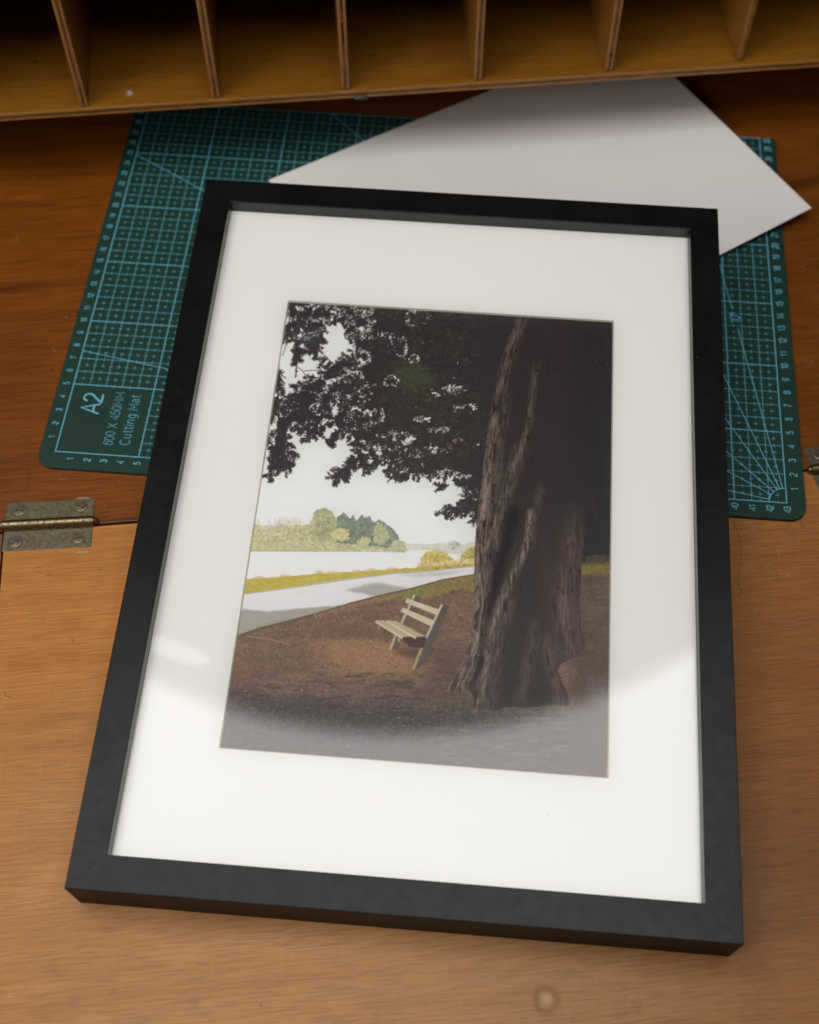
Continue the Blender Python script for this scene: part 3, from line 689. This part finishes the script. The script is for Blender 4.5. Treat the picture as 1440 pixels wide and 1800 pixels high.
for p in o.data.polygons:
    if p.normal.y < -.5: p.material_index = 1
b = MB(); b.box(WX0, WX1, DEP, DEP + .6, -T, TOP); b.build('back_panel', m_ply, hut)
b = MB(); b.box(WX0, WX1, 0, DEP, TOP - 1, TOP - .4); b.build('top_board', m_ply, hut, bevel=.05)
for x in (WX0, WX1 - .8):
    b = MB(); b.box(x - .8, x, .2, DEP, -T, TOP - 1); b.build('side_panel', m_ply, hut)
bottoms = [(149, 188.5), (380, 173), (608, 157.5), (840, 142), (1070, 125.5), (1301, 108.5)]
xs = [shelf_xy(a, c, HZ + HT) for a, c in bottoms]
yfront = sum(q[1] for q in xs) / len(xs)
step = (xs[-1][0] - xs[0][0]) / 5
allx = [(xs[0][0] - step, yfront)] + xs + [(xs[-1][0] + step, yfront)]
div0 = MB(); hw = .27
div0.box(-hw, hw, 0, DEP - .3, 0, TOP - 1 - HZ - HT)
div_labels = ['leftmost divider beyond the picture', 'divider with chipped pale edge', 'divider with dark core line', 'divider with split dark core near its top', 'divider with worn front edge', 'divider with a small round hole near its foot', 'divider with rounded smooth front edge', 'rightmost divider beyond the picture']
m_hole = simple('hole_black', (.008, .005, .004), .9)
for i, (x, y) in enumerate(allx):
    d = div0.build('divider', [m_pdiv, m_de], hut, bevel=.2 if i == 6 else .07, seg=3)
    d.location = Vector((x, y, HZ + HT)) * S; d['label'] = div_labels[i]
    d.rotation_euler = (0, 0, math.radians(R_.uniform(-.5, .5)))
    for p in d.data.polygons:
        if p.normal.y < -.5: p.material_index = 1 if i != 6 else 0
    if i == 5:
        q = MB(); q.add([(.0 + .1 * math.cos(t * math.pi / 6), -.004, 1.3 + .16 * math.sin(t * math.pi / 6)) for t in range(12)], [tuple(range(12))]); q.build('screw_hole', m_hole, d)
    if i == 3:
        q = MB(); q.box(-.08, .08, -.006, .1, 3.6, 5.2); q.box(-.05, .07, -.006, .1, 6.2, 14); q.build('split', m_hole, d)
# dark drip of old glue hanging under the front edge
gx, gy = shelf_xy(636, 173, HZ)
bm = bmesh.new(); bmesh.ops.create_icosphere(bm, subdivisions=3, radius=1)
for v in bm.verts:
    n_ = 1 + .15 * math.sin(5 * v.co.x + 3 * v.co.z)
    v.co = Vector((v.co.x * .5 * n_, v.co.y * .22, v.co.z * .14 * n_)) * S
me = bpy.data.meshes.new('glue_drip'); bm.to_mesh(me); bm.free(); me.materials.append(simple('old_glue', (.03, .035, .03), .35))
for p in me.polygons: p.use_smooth = True
gd = bpy.data.objects.new('glue_drip', me); col.objects.link(gd); gd.parent = hut; gd.location = Vector((gx, .02, HZ + .02)) * S

# ---------------------------------------------------------------- the green cutting mat
def mat_green():
    n = NT('mat_green'); f = n.noise(n.co, 60, 4, .6); g = n.noise(n.co, 3500, 2, .6)
    c = n.mix(n.ramp(f, [(.3, 0.0), (.7, 1.0)]), (.0055, .029, .019), (.008, .036, .025))
    n.bump(g, .15, .00008); return n.out(c, .52, .35)
m_mat = mat_green(); m_line = simple('mat_ink', (.125, .41, .55), .5, var=.08, scale=90); m_mside = simple('mat_core', (.010, .022, .018), .7)
U0, U1, V0, V1, CR = -.98, 44.1, -1.12, 30.08, 1.0
out_ = []
for cx, cy, a0, r in ((U0 + CR, V0 + CR, 180, CR), (U1 - CR, V0 + CR, 270, CR), (U1 - .06, V1 - .06, 0, .06), (U0 + .06, V1 - .06, 90, .06)):
    for i in range(9): t = math.radians(a0 + i * 90 / 8); out_.append((cx + r * math.cos(t), cy + r * math.sin(t)))
mb = MB(); nn = len(out_)
ins = [(x + (-.03 if x > 20 else .03), y + (-.03 if y > 15 else .03)) for x, y in out_]
mb.add([(x, y, 0) for x, y in ins], [tuple(range(nn))], 0)
mb.add([(x, y, 0) for x, y in ins] + [(x, y, -.03) for x, y in out_], [(i, nn + i, nn + (i + 1) % nn, (i + 1) % nn) for i in range(nn)], 0)
mb.add([(x, y, -.03) for x, y in out_] + [(x, y, -T + .005) for x, y in out_], [(i, nn + i, nn + (i + 1) % nn, (i + 1) % nn) for i in range(nn)], 2)
zl = [.004]
def line(x0, y0, x1, y1, w_):
    # each layer of ink lies a hair above the last so that no two faces share a plane
    d = Vector((x1 - x0, y1 - y0, 0)); n_ = Vector((-d.y, d.x, 0)).normalized() * w_ / 2; z = zl[0]
    mb.quad((x0 - n_.x, y0 - n_.y, z), (x1 - n_.x, y1 - n_.y, z), (x1 + n_.x, y1 + n_.y, z), (x0 + n_.x, y0 + n_.y, z), 1)
TH, TK, TD = .030, .060, .026
for u in range(0, 44):
    k = u % 5 == 0 or u == 43
    if k: continue
    line(u, 5.0 if u < 5 else 0, u, V1, TH)
zl[0] = .006
for v in range(0, 31):
    if v % 5 == 0 or v > V1: continue
    line(5.0 if v < 5 else 0, v, 43, v, TH)
zl[0] = .008
for u in (0, 5, 10, 15, 20, 25, 30, 35, 40, 43): line(u, -TK / 2, u, V1, TK)
zl[0] = .010
for v in (0, 5, 10, 15, 20, 25, 30): line(-TK / 2, v, 43 + TK / 2, v, TK)
zl[0] = .012
for i in range(0, 86):
    for j in range(0, 60):
        u = i / 2; v = j / 2
        if u < 5 and v < 5: continue
        if j % 2 == 1 and v < 30:                          # dashes lying on the half-centimetre rows
            line(max(u - .13, 0), v, min(u + .13, 43), v, TD)
zl[0] = .014
for i in range(0, 86):
    for j in range(0, 60):
        u = i / 2; v = j / 2
        if u < 5 and v < 5: continue
        if i % 2 == 1: line(u, max(v - .13, 0), u, min(v + .13, 30), TD)
zl[0] = .016
for a in (10, 30, 45, 60, 70, 80):
    c, s_ = math.cos(math.radians(a)), math.sin(math.radians(a))
    L = min(43 / c, 30 / s_)
    if a == 80:
        line(43 - c, s_, 43 - 13.0 * c, 13.0 * s_, TK * .8); line(43 - 14.6 * c, 14.6 * s_, 43 - L * c, L * s_, TK * .8)
    else: line(43 - c, s_, 43 - L * c, L * s_, TK * .8)
zl[0] = .018
for i in range(12):
    a, c = math.radians(i * 7.5), math.radians((i + 1) * 7.5)
    line(43 - math.cos(a), math.sin(a), 43 - math.cos(c), math.sin(c), TK * .8)
# a plain single-line sans lettering drawn with strips of ink
def arc(cx, cy, rx, ry, a0, a1, n=10): return [(cx + rx * math.cos(math.radians(a0 + (a1 - a0) * i / n)), cy + ry * math.sin(math.radians(a0 + (a1 - a0) * i / n))) for i in range(n + 1)]
G = {
    '0': (.56, [arc(.25, .5, .25, .5, 90, 450, 20)]), '1': (.56, [[(.08, .76), (.26, .86), (.34, 1), (.34, 0)]]),
    '2': (.56, [arc(.26, .72, .24, .28, 170, -30, 10) + [(.03, .1), (.0, 0), (.52, 0)]]),
    '3': (.56, [arc(.24, .75, .21, .25, 160, -80, 9)[:-1] + [(.20, .53)], [(.20, .53)] + arc(.25, .27, .25, .27, 75, -165, 11)]),
    '4': (.56, [[(.40, 0), (.40, 1), (.0, .30), (.54, .30)]]), '5': (.56, [[(.47, 1), (.11, 1), (.05, .53)] + arc(.25, .33, .25, .33, 125, -160, 12)]),
    '6': (.56, [arc(.30, .68, .24, .32, 30, 130, 5) + [(.04, .52)] + arc(.26, .32, .23, .32, 180, 540, 16)]), '7': (.56, [[(.02, 1), (.50, 1), (.30, .55), (.18, 0)]]),
    '8': (.56, [arc(.26, .76, .20, .24, -90, 270, 14), arc(.26, .26, .25, .27, 90, 450, 16)]), '9': (.56, [arc(.22, .32, .24, .32, -150, -50, 5) + [(.48, .48)] + arc(.26, .68, .23, .32, 0, 360, 16)]),
    'A': (.72, [[(0, 0), (.33, 1), (.66, 0)], [(.11, .33), (.55, .33)]]), 'X': (.70, [[(0, 0), (.60, 1)], [(0, 1), (.60, 0)]]), 'M': (.92, [[(.04, 0), (.04, 1), (.40, .30), (.76, 1), (.76, 0)]]),
    'C': (.78, [arc(.36, .5, .34, .5, 40, 320, 18)]), 'u': (.60, [[(.04, .72), (.04, .2)] + arc(.23, .2, .19, .2, 180, 330, 7) + [(.43, .25)], [(.43, .72), (.43, 0)]]),
    't': (.36, [[(.14, .95), (.14, .12), (.20, 0), (.30, .01)], [(.0, .72), (.28, .72)]]), 'i': (.24, [[(.08, .72), (.08, 0)], [(.08, 1), (.08, .90)]]),
    'n': (.60, [[(.04, 0), (.04, .72)], [(.05, .48)] + arc(.25, .50, .19, .22, 170, 0, 8) + [(.44, 0)]]),
    'g': (.60, [arc(.24, .36, .21, .36, 20, 340, 14), [(.45, .72), (.45, -.06)] + arc(.25, -.06, .20, .20, 0, -150, 8)]),
    'a': (.58, [arc(.23, .52, .19, .20, 160, 0, 7) + [(.42, .08), (.48, 0)], [(.42, .42), (.2, .38)] + arc(.18, .19, .16, .19, 90, 300, 8) + [(.41, .16)]]),
    'b': (.6, []), ' ': (.28, []), '\u00b0': (.30, [arc(.14, .85, .12, .14, 0, 360, 10)])}
def strip(pts, w_, z, tf):
    P = [Vector((a, c, 0)) for a, c in pts]; closed = (P[0] - P[-1]).length < 1e-4
    if closed: P = P[:-1]
    n_ = len(P); vv = []
    for i in range(n_):
        p, q = P[(i - 1) % n_] if (closed or i) else P[0], P[(i + 1) % n_] if (closed or i < n_ - 1) else P[-1]
        a = (P[i] - p).normalized() if (P[i] - p).length > 1e-6 else None; c = (q - P[i]).normalized() if (q - P[i]).length > 1e-6 else None
        if a is None: a = c
        if c is None: c = a
        m = (a + c); m = m.normalized() if m.length > .2 else c
        n2 = Vector((-m.y, m.x, 0)); k = min(1.6, 1 / max(.3, abs(n2.dot(Vector((-a.y, a.x, 0))))))
        for s_ in (1, -1): x = P[i] + n2 * (w_ / 2 * k * s_); vv.append((*tf(x.x, x.y), z))
    mb.add(vv, [(2 * i, 2 * i + 1, 2 * ((i + 1) % n_) + 1, 2 * ((i + 1) % n_)) for i in range(n_ if closed else n_ - 1)], 1)
def text_mesh(body, u, v, h, wt=.14, sx=1.0, gapx=.0):
    # lettering that reads up the mat: text x runs along +v, the tops point to -u; h is the capital height
    tot = sum(G[ch][0] + gapx for ch in body) - gapx - .05; x = -tot / 2
    for ch in body:
        for k, st in enumerate(G[ch][1]):
            strip(st, wt, .020 + .0015 * k, lambda a, c, x=x: (u + .5 * h - c * h, v + (x + a) * h * sx))
        x += G[ch][0] + gapx
for v in range(1, 30):
    text_mesh(str(v), -.46, v, .34); text_mesh(str(v), 43.50, v, .40)
text_mesh('30', 43.50, 29.78, .40)
for u in range(1, 44): text_mesh(str(u), u, -.46, .38)
text_mesh('A2', 1.42, 3.62, 1.12, .105, 1.0, .06); text_mesh('600 X 450MM', 3.0, 2.66, .56, .062, .96, .09); text_mesh('Cutting Mat', 3.98, 2.62, .60, .066, .95, .08)
text_mesh('10\u00b0', 43 - 13.8 * math.cos(math.radians(80)), 13.8 * math.sin(math.radians(80)), .62, .10)
cmat = mb.build('cutting_mat', [m_mat, m_line, m_mside])
bm = bmesh.new(); bm.from_mesh(cmat.data)
for f in bm.faces:
    f.normal_update()
    if f.normal.z < -.5 and f.material_index == 1: f.normal_flip()
bm.to_mesh(cmat.data); bm.free()
tag(cmat, 'dark green cutting mat with blue centimetre grid, numbers and A2 lettering, under the frame', 'cutting mat')

# ---------------------------------------------------------------- loose sheet of card
def card_mat():
    n = NT('grey_card'); f = n.noise(n.co, 14, 3, .5); g = n.noise(n.co, 500, 4, .6)
    c = n.mix(n.ramp(f, [(.3, 0.0), (.7, 1.0)]), (.71, .68, .66), (.74, .71, .69))
    wn = n.math('MULTIPLY', n.math('SUBTRACT', n.noise(n.map(n.co, (400, 400, 400)), 1, 2, .5), .5), 1.4)
    for x, y, r in ((22, 2.5, .10), (20.4, 4.4, .07), (25, 1.2, .06), (17, 3, .05), (11, 6, .05), (26.0, 3.4, .05), (19, 9, .05)):
        m, _ = n.spot(n.co, x, y, r, .4, wn); c = n.mix(n.math('MULTIPLY', m, .55), c, (.2, .18, .16))
    n.bump(g, .05, .0001); return n.out(c, .55, .35)
pa = math.radians(34.8); cx, cy = 9.48, 23.09
MPp = Matrix.Translation(Vector((cx, cy, .05)) * S) @ Matrix.Rotation(pa, 4, 'Z')
# local x along the long side (29.7), local y from -21 to 0
NX, NY = 36, 24; sh = MB(); vv = []
def lift(x, y):
    r = max(0, (x - 12) / 17.7) ** 2.2 * max(0, (-y) / 21) ** .6 * .75
    return r + .10 * math.sin(x * .2) ** 2 * (x / 29.7)
for zt in (.035, 0):
    for j in range(NY + 1):
        for i in range(NX + 1):
            x = 29.7 * i / NX; y = -21.0 + 21.0 * j / NY; vv.append((x, y, lift(x, y) + zt))
Q = (NX + 1) * (NY + 1); ff = []
for j in range(NY):
    for i in range(NX):
        a = j * (NX + 1) + i; ff.append((a, a + 1, a + NX + 2, a + NX + 1)); ff.append((Q + a, Q + a + NX + 1, Q + a + NX + 2, Q + a + 1))
bd = [i for i in range(NX + 1)] + [j * (NX + 1) + NX for j in range(1, NY + 1)] + [NY * (NX + 1) + i for i in range(NX - 1, -1, -1)] + [j * (NX + 1) for j in range(NY - 1, 0, -1)]
sh.add(vv, ff, 0); nb = len(bd)
sh.f += [(bd[i], Q + bd[i], Q + bd[(i + 1) % nb], bd[(i + 1) % nb]) for i in range(nb)]; sh.m += [1] * nb
card = sh.build('card_sheet', [card_mat(), simple('card_core', (.78, .72, .64), .6)]); card.matrix_world = MPp
tag(card, 'loose pale grey sheet of card lying askew on the cutting mat behind the frame', 'card')

# ---------------------------------------------------------------- the picture frame
ROTF, TILT = .0034, .0635
FW, FL, FH, FB, FD = 31.53, 43.40, 3.319, 1.716, .849
ex = Vector((math.cos(ROTF), math.sin(ROTF), 0)); ey = Vector((-math.sin(ROTF) * math.cos(TILT), math.cos(ROTF) * math.cos(TILT), math.sin(TILT))); ez = ex.cross(ey)
MF = Matrix.Translation(Vector((7.137, -25.988, -T + .01)) * S) @ Matrix((ex, ey, ez)).transposed().to_4x4()
frame = empty('picture_frame', 'black wooden picture frame holding a matted photograph of a bench beneath a tree', 'picture frame', MF)
def black():
    n = NT('black_painted_wood')
    g = n.noise(n.map(n.co, (160, 160, 160)), 1, 5, .6); s_ = n.noise(n.map(n.co, (30, 30, 30)), 1, 3, .5); t = n.noise(n.co, 2600, 2, .6)
    c = n.mix(n.ramp(s_, [(.3, 0.0), (.7, 1.0)]), (.0045, .0044, .0043), (.0070, .0068, .0066))
    n.bump(n.math('ADD', n.math('MULTIPLY', g, .5), n.math('MULTIPLY', t, .25)), .12, .0002)
    vo = n.new('ShaderNodeTexVoronoi'); n.l.new(n.co, vo.inputs['Vector']); vo.inputs['Scale'].default_value = 80
    sep = n.new('ShaderNodeSeparateColor'); n.l.new(vo.outputs['Color'], sep.inputs[0])
    dm = n.math('MULTIPLY', n.math('LESS_THAN', vo.outputs['Distance'], .022), n.math('GREATER_THAN', sep.outputs[0], .80))
    c = n.mix(n.math('MULTIPLY', dm, .7), c, (.20, .19, .18))
    r = n.ramp(g, [(.3, .25), (.7, .35)]); return n.out(c, r, .17)
m_black = black(); m_black_side = simple('black_side', (.006, .006, .006), .5, spec=.12); m_black_in = simple('black_rebate', (.008, .008, .008), .28, spec=.6)
def rail(L, name='rail'):
    # a mitred length of moulding; x along the outer edge, y inwards, z up
    e = .006
    prof = [(0, .05), (0, FH - .035), (.010, FH - .010), (.035, FH), (FB - .045, FH), (FB - .012, FH - .012), (FB, FH - .045), (FB, FH - FD - .16), (FB, .30), (FB - .5, .05)]
    r = MB(); n_ = len(prof); vv = []
    for y, z in prof: vv.append((y + e, y, z))
    for y, z in prof: vv.append((L - y - e, y, z))
    r.add(vv, [(i, (i + 1) % n_, n_ + (i + 1) % n_, n_ + i) for i in range(n_)] + [tuple(range(n_ - 1, -1, -1)), tuple(range(n_, 2 * n_))])
    r.m[6] = 1; r.m[0] = 2; bmx = r.build(name, [m_black, m_black_in, m_black_side], frame)
    bm = bmesh.new(); bm.from_mesh(bmx.data); bmesh.ops.recalc_face_normals(bm, faces=bm.faces); bm.to_mesh(bmx.data); bm.free()
    return bmx
r1 = rail(FW, 'frame_rail')
r2 = rail(FW, 'frame_rail'); r2.location = Vector((FW, FL, 0)) * S; r2.rotation_euler = (0, 0, math.pi)
r3 = rail(FL, 'frame_rail'); r3.location = Vector((FW, 0, 0)) * S; r3.rotation_euler = (0, 0, math.pi / 2)
r4 = rail(FL, 'frame_rail'); r4.location = Vector((0, FL, 0)) * S; r4.rotation_euler = (0, 0, -math.pi / 2)
ZM = FH - FD                                  # top of the mount board
def glass():
    n = NT('picture_glass'); nt = n.t; n.n.remove(n.b)
    fr = n.new('ShaderNodeFresnel'); fr.inputs[0].default_value = 1.52
    k = n.math('MULTIPLY', fr.outputs[0], 1.5, True)          # front and back face of the pane together
    tr = n.new('ShaderNodeBsdfTransparent'); tr.inputs[0].default_value = (.985, .99, .985, 1)
    gl = n.new('ShaderNodeBsdfGlossy'); gl.inputs['Roughness'].default_value = .015
    mx = n.new('ShaderNodeMixShader'); n.l.new(k, mx.inputs[0]); n.l.new(tr.outputs[0], mx.inputs[1]); n.l.new(gl.outputs[0], mx.inputs[2])
    n.l.new(mx.outputs[0], n.n['Material Output'].inputs[0]); return n.m
def clear():
    n = NT('glass_body'); n.n.remove(n.b); tr = n.new('ShaderNodeBsdfTransparent'); n.l.new(tr.outputs[0], n.n['Material Output'].inputs[0]); return n.m
g = MB(); x0, x1, y0, y1, z0, z1 = FB + .003, FW - FB - .003, FB + .003, FL - FB - .003, ZM + .02, ZM + .20
g.add([(x0, y0, z1), (x1, y0, z1), (x1, y1, z1), (x0, y1, z1)], [(0, 1, 2, 3)], 0)
g.add([(x0, y0, z0), (x1, y0, z0), (x1, y1, z0), (x0, y1, z0), (x0, y0, z1), (x1, y0, z1), (x1, y1, z1), (x0, y1, z1)], [(0, 3, 2, 1), (0, 1, 5, 4), (1, 2, 6, 5), (2, 3, 7, 6), (3, 0, 4, 7)], 1)
g.build('glass_pane', [glass(), clear()], frame)
# mount board with a bevel-cut window
PX0, PX1, PY0, PY1 = 6.12, 25.33, 7.60, 35.08
def mount():
    n = NT('mount_board'); f = n.noise(n.co, 700, 5, .65); g = n.noise(n.co, 9, 3, .5)
    c = n.mix(n.ramp(g, [(.3, 0.0), (.7, 1.0)]), (.855, .835, .81), (.87, .85, .825))
    wn = n.math('MULTIPLY', n.math('SUBTRACT', n.noise(n.map(n.co, (500, 500, 500)), 1, 2, .5), .5), 1.4)
    for x, y, r in ((8.5, 37.5, .05), (12.0, 36.4, .04), (22.5, 5.5, .05), (27.5, 20, .04), (18.6, 4.2, .05), (4.5, 24, .04)):
        m, _ = n.spot(n.co, x, y, r, .4, wn); c = n.mix(n.math('MULTIPLY', m, .5), c, (.35, .33, .3))
    n.bump(f, .06, .00015); return n.out(c, .75, .2)
m_mount = mount(); m_bev = simple('mount_core', (.60, .56, .44), .7)
mo = MB(); O_ = [(x0, y0), (x1, y0), (x1, y1), (x0, y1)]; bw = .07
I_ = [(PX0 - bw, PY0 - bw), (PX1 + bw, PY0 - bw), (PX1 + bw, PY1 + bw), (PX0 - bw, PY1 + bw)]; J_ = [(PX0, PY0), (PX1, PY0), (PX1, PY1), (PX0, PY1)]
mo.add([(x, y, ZM) for x, y in O_ + I_], [(i, (i + 1) % 4, 4 + (i + 1) % 4, 4 + i) for i in range(4)], 0)
mo.add([(x, y, ZM) for x, y in I_] + [(x, y, ZM - .09) for x, y in J_], [(i, (i + 1) % 4, 4 + (i + 1) % 4, 4 + i) for i in range(4)], 1)
mo.add([(x, y, ZM) for x, y in O_] + [(x, y, ZM - .09) for x, y in O_], [(i, 4 + i, 4 + (i + 1) % 4, (i + 1) % 4) for i in range(4)], 1)
mo.add([(x, y, ZM - .09) for x, y in O_ + J_], [(4 + i, 4 + (i + 1) % 4, (i + 1) % 4, i) for i in range(4)], 1)
mo.build('mount_board', [m_mount, m_bev], frame)
b = MB(); b.box(x0, x1, y0, y1, ZM - .75, ZM - .22); b.build('backing_board', simple('backing_brown', (.25, .16, .09), .8), frame)
b = MB(); b.box(13.5, 18.0, 33.0, 33.35, -2.03 + .02, ZM - .76); b.box(13.5, 18, 30, 33.0, ZM - 1.0, ZM - .76); b.build('easel_strut', m_black, frame)

# the print itself: a flat sheet whose colours are stored per vertex
img, IX, IY = paint_photo()
corners = [(387, 1312), (1067, 1368), (1078, 568), (509, 527)]
uvc = [(0, 0), (1, 0), (1, 1), (0, 1)]
Ah = []; bh = []
for (u, v), (x, y) in zip(uvc, corners):
    Ah += [[u, v, 1, 0, 0, 0, -u * x, -v * x], [0, 0, 0, u, v, 1, -u * y, -v * y]]; bh += [x, y]
Hm = np.append(np.linalg.solve(np.array(Ah, float), np.array(bh, float)), 1).reshape(3, 3)
PW, PH = 600, 860
uu, vv_ = np.meshgrid(np.linspace(0, 1, PW), np.linspace(0, 1, PH))
q = np.stack([uu, vv_, np.ones_like(uu)], -1) @ Hm.T
sx = q[..., 0] / q[..., 2] - IX; sy = q[..., 1] / q[..., 2] - IY
sx = np.clip(sx, 0, img.shape[1] - 2.001); sy = np.clip(sy, 0, img.shape[0] - 2.001)
i0, j0 = sx.astype(int), sy.astype(int); fx, fy = (sx - i0)[..., None], (sy - j0)[..., None]
c = (img[j0, i0] * (1 - fx) + img[j0, i0 + 1] * fx) * (1 - fy) + (img[j0 + 1, i0] * (1 - fx) + img[j0 + 1, i0 + 1] * fx) * fy
c = c / 255; c = np.where(c <= .04045, c / 12.92, ((c + .055) / 1.055) ** 2.4)
c = np.clip((c - VEIL) * np.array(PGAIN), .002, .9)
me = bpy.data.meshes.new('photo_print')
co = np.zeros((PH, PW, 3)); co[..., 0] = (PX0 - .3 + uu * 0) ; 
co[..., 0] = PX0 + uu * (PX1 - PX0); co[..., 1] = PY0 + vv_ * (PY1 - PY0); co[..., 2] = ZM - .105
nv = PW * PH; nq = (PW - 1) * (PH - 1)
me.vertices.add(nv); me.vertices.foreach_set('co', (co * S).reshape(-1).astype(np.float32))
idx = np.arange(nv).reshape(PH, PW); quads = np.stack([idx[:-1, :-1], idx[:-1, 1:], idx[1:, 1:], idx[1:, :-1]], -1).reshape(-1)
me.loops.add(nq * 4); me.loops.foreach_set('vertex_index', quads.astype(np.int32))
me.polygons.add(nq); me.polygons.foreach_set('loop_start', (np.arange(nq) * 4).astype(np.int32)); me.update(calc_edges=True)
at = me.color_attributes.new('print_colour', 'FLOAT_COLOR', 'POINT')
at.data.foreach_set('color', np.concatenate([c.reshape(-1, 3), np.ones((nv, 1))], 1).reshape(-1).astype(np.float32))
n = NT('print_ink'); a_ = n.new('ShaderNodeAttribute'); a_.attribute_name = 'print_colour'
n.out(a_.outputs['Color'], .45, .35); me.materials.append(n.m)
o = bpy.data.objects.new('photo_print', me); col.objects.link(o); o.parent = frame
o['label'] = 'photograph of a wooden bench by a riverside path beneath a huge dark tree'

# ---------------------------------------------------------------- hairs on the desk
m_hair = simple('hair_brown', (.03, .015, .008), .5)
def hair(pts, label, r=.008, z=-T + .02):
    P = [on_plane(a, c, z) for a, c in pts]
    # smooth through the points
    Q_ = []
    for i in range(len(P) - 1):
        p_1, p_2, p_3, p_4 = P[max(i - 1, 0)], P[i], P[i + 1], P[min(i + 2, len(P) - 1)]
        for k in range(8):
            t = k / 8; Q_.append(.5 * ((2 * p_2) + (p_3 - p_1) * t + (2 * p_1 - 5 * p_2 + 4 * p_3 - p_4) * t * t + (3 * p_2 - p_1 - 3 * p_3 + p_4) * t ** 3))
    Q_.append(P[-1]); m = MB(); vv = []
    for i, p in enumerate(Q_):
        d = (Q_[min(i + 1, len(Q_) - 1)] - Q_[max(i - 1, 0)]).normalized(); s_ = Vector((-d.y, d.x, 0)).normalized()
        for k in range(5): t = k * 2 * math.pi / 5; vv.append(p + s_ * r * math.cos(t) + Vector((0, 0, r * math.sin(t))))
    m.add(vv, [(i * 5 + k, i * 5 + (k + 1) % 5, (i + 1) * 5 + (k + 1) % 5, (i + 1) * 5 + k) for i in range(len(Q_) - 1) for k in range(5)])
    o = m.build('hair', m_hair, smooth=True); tag(o, label, 'hair', 'stray hairs on the desk')
hair([(1289, 917), (1299, 940), (1303, 965), (1300, 995), (1298, 1025), (1303, 1040), (1300, 1048), (1290, 1050)], 'long looping dark hair just right of the frame on the flap')
hair([(1353, 996), (1362, 1000), (1368, 1012), (1366, 1024)], 'short curved dark hair midway between the frame and the right picture edge', .008)
hair([(1409, 911), (1409, 922), (1414, 928)], 'tiny dark hair just below the bottom right corner of the mat', .009)
hair([(8, 1216), (11, 1223), (20, 1227)], 'small curved dark hair on the flap left of the frame', .010)
hair([(37, 825), (44, 816), (50, 826), (49, 850), (41, 870)], 'fine curved hair above the left hinge', .006)

# ---------------------------------------------------------------- unseen dark flag added under the ceiling light to shape the glass reflection
fl = MB(); N = 96; fr_ = 95; fcx, fcy = 8, 112
fl.add([(fcx + fr_ * math.cos(i * 2 * math.pi / N), fcy + fr_ * math.sin(i * 2 * math.pi / N), 148.2) for i in range(N)] + [(fcx + fr_ * math.cos(i * 2 * math.pi / N), fcy + fr_ * math.sin(i * 2 * math.pi / N), 149) for i in range(N)],
       [tuple(range(N - 1, -1, -1)), tuple(range(N, 2 * N))] + [(i, (i + 1) % N, N + (i + 1) % N, N + i) for i in range(N)])
n = NT('light_blocker'); n.out((.03, .032, .036), .9)            # opacity fades at the rim to soften the reflected edge
_, rad = n.spot(n.co, fcx, fcy, 90)
mr = n.new('ShaderNodeMapRange'); mr.interpolation_type = 'SMOOTHSTEP'; n.l.new(rad, mr.inputs[0]); mr.inputs[1].default_value = .885; mr.inputs[2].default_value = .945; mr.inputs[3].default_value = 1; mr.inputs[4].default_value = 0
n.l.new(mr.outputs[0], n.b.inputs['Alpha'])
tag(fl.build('added_flag', n.m), 'unseen large round dark flag added below the ceiling light to shape its reflection', 'light flag')
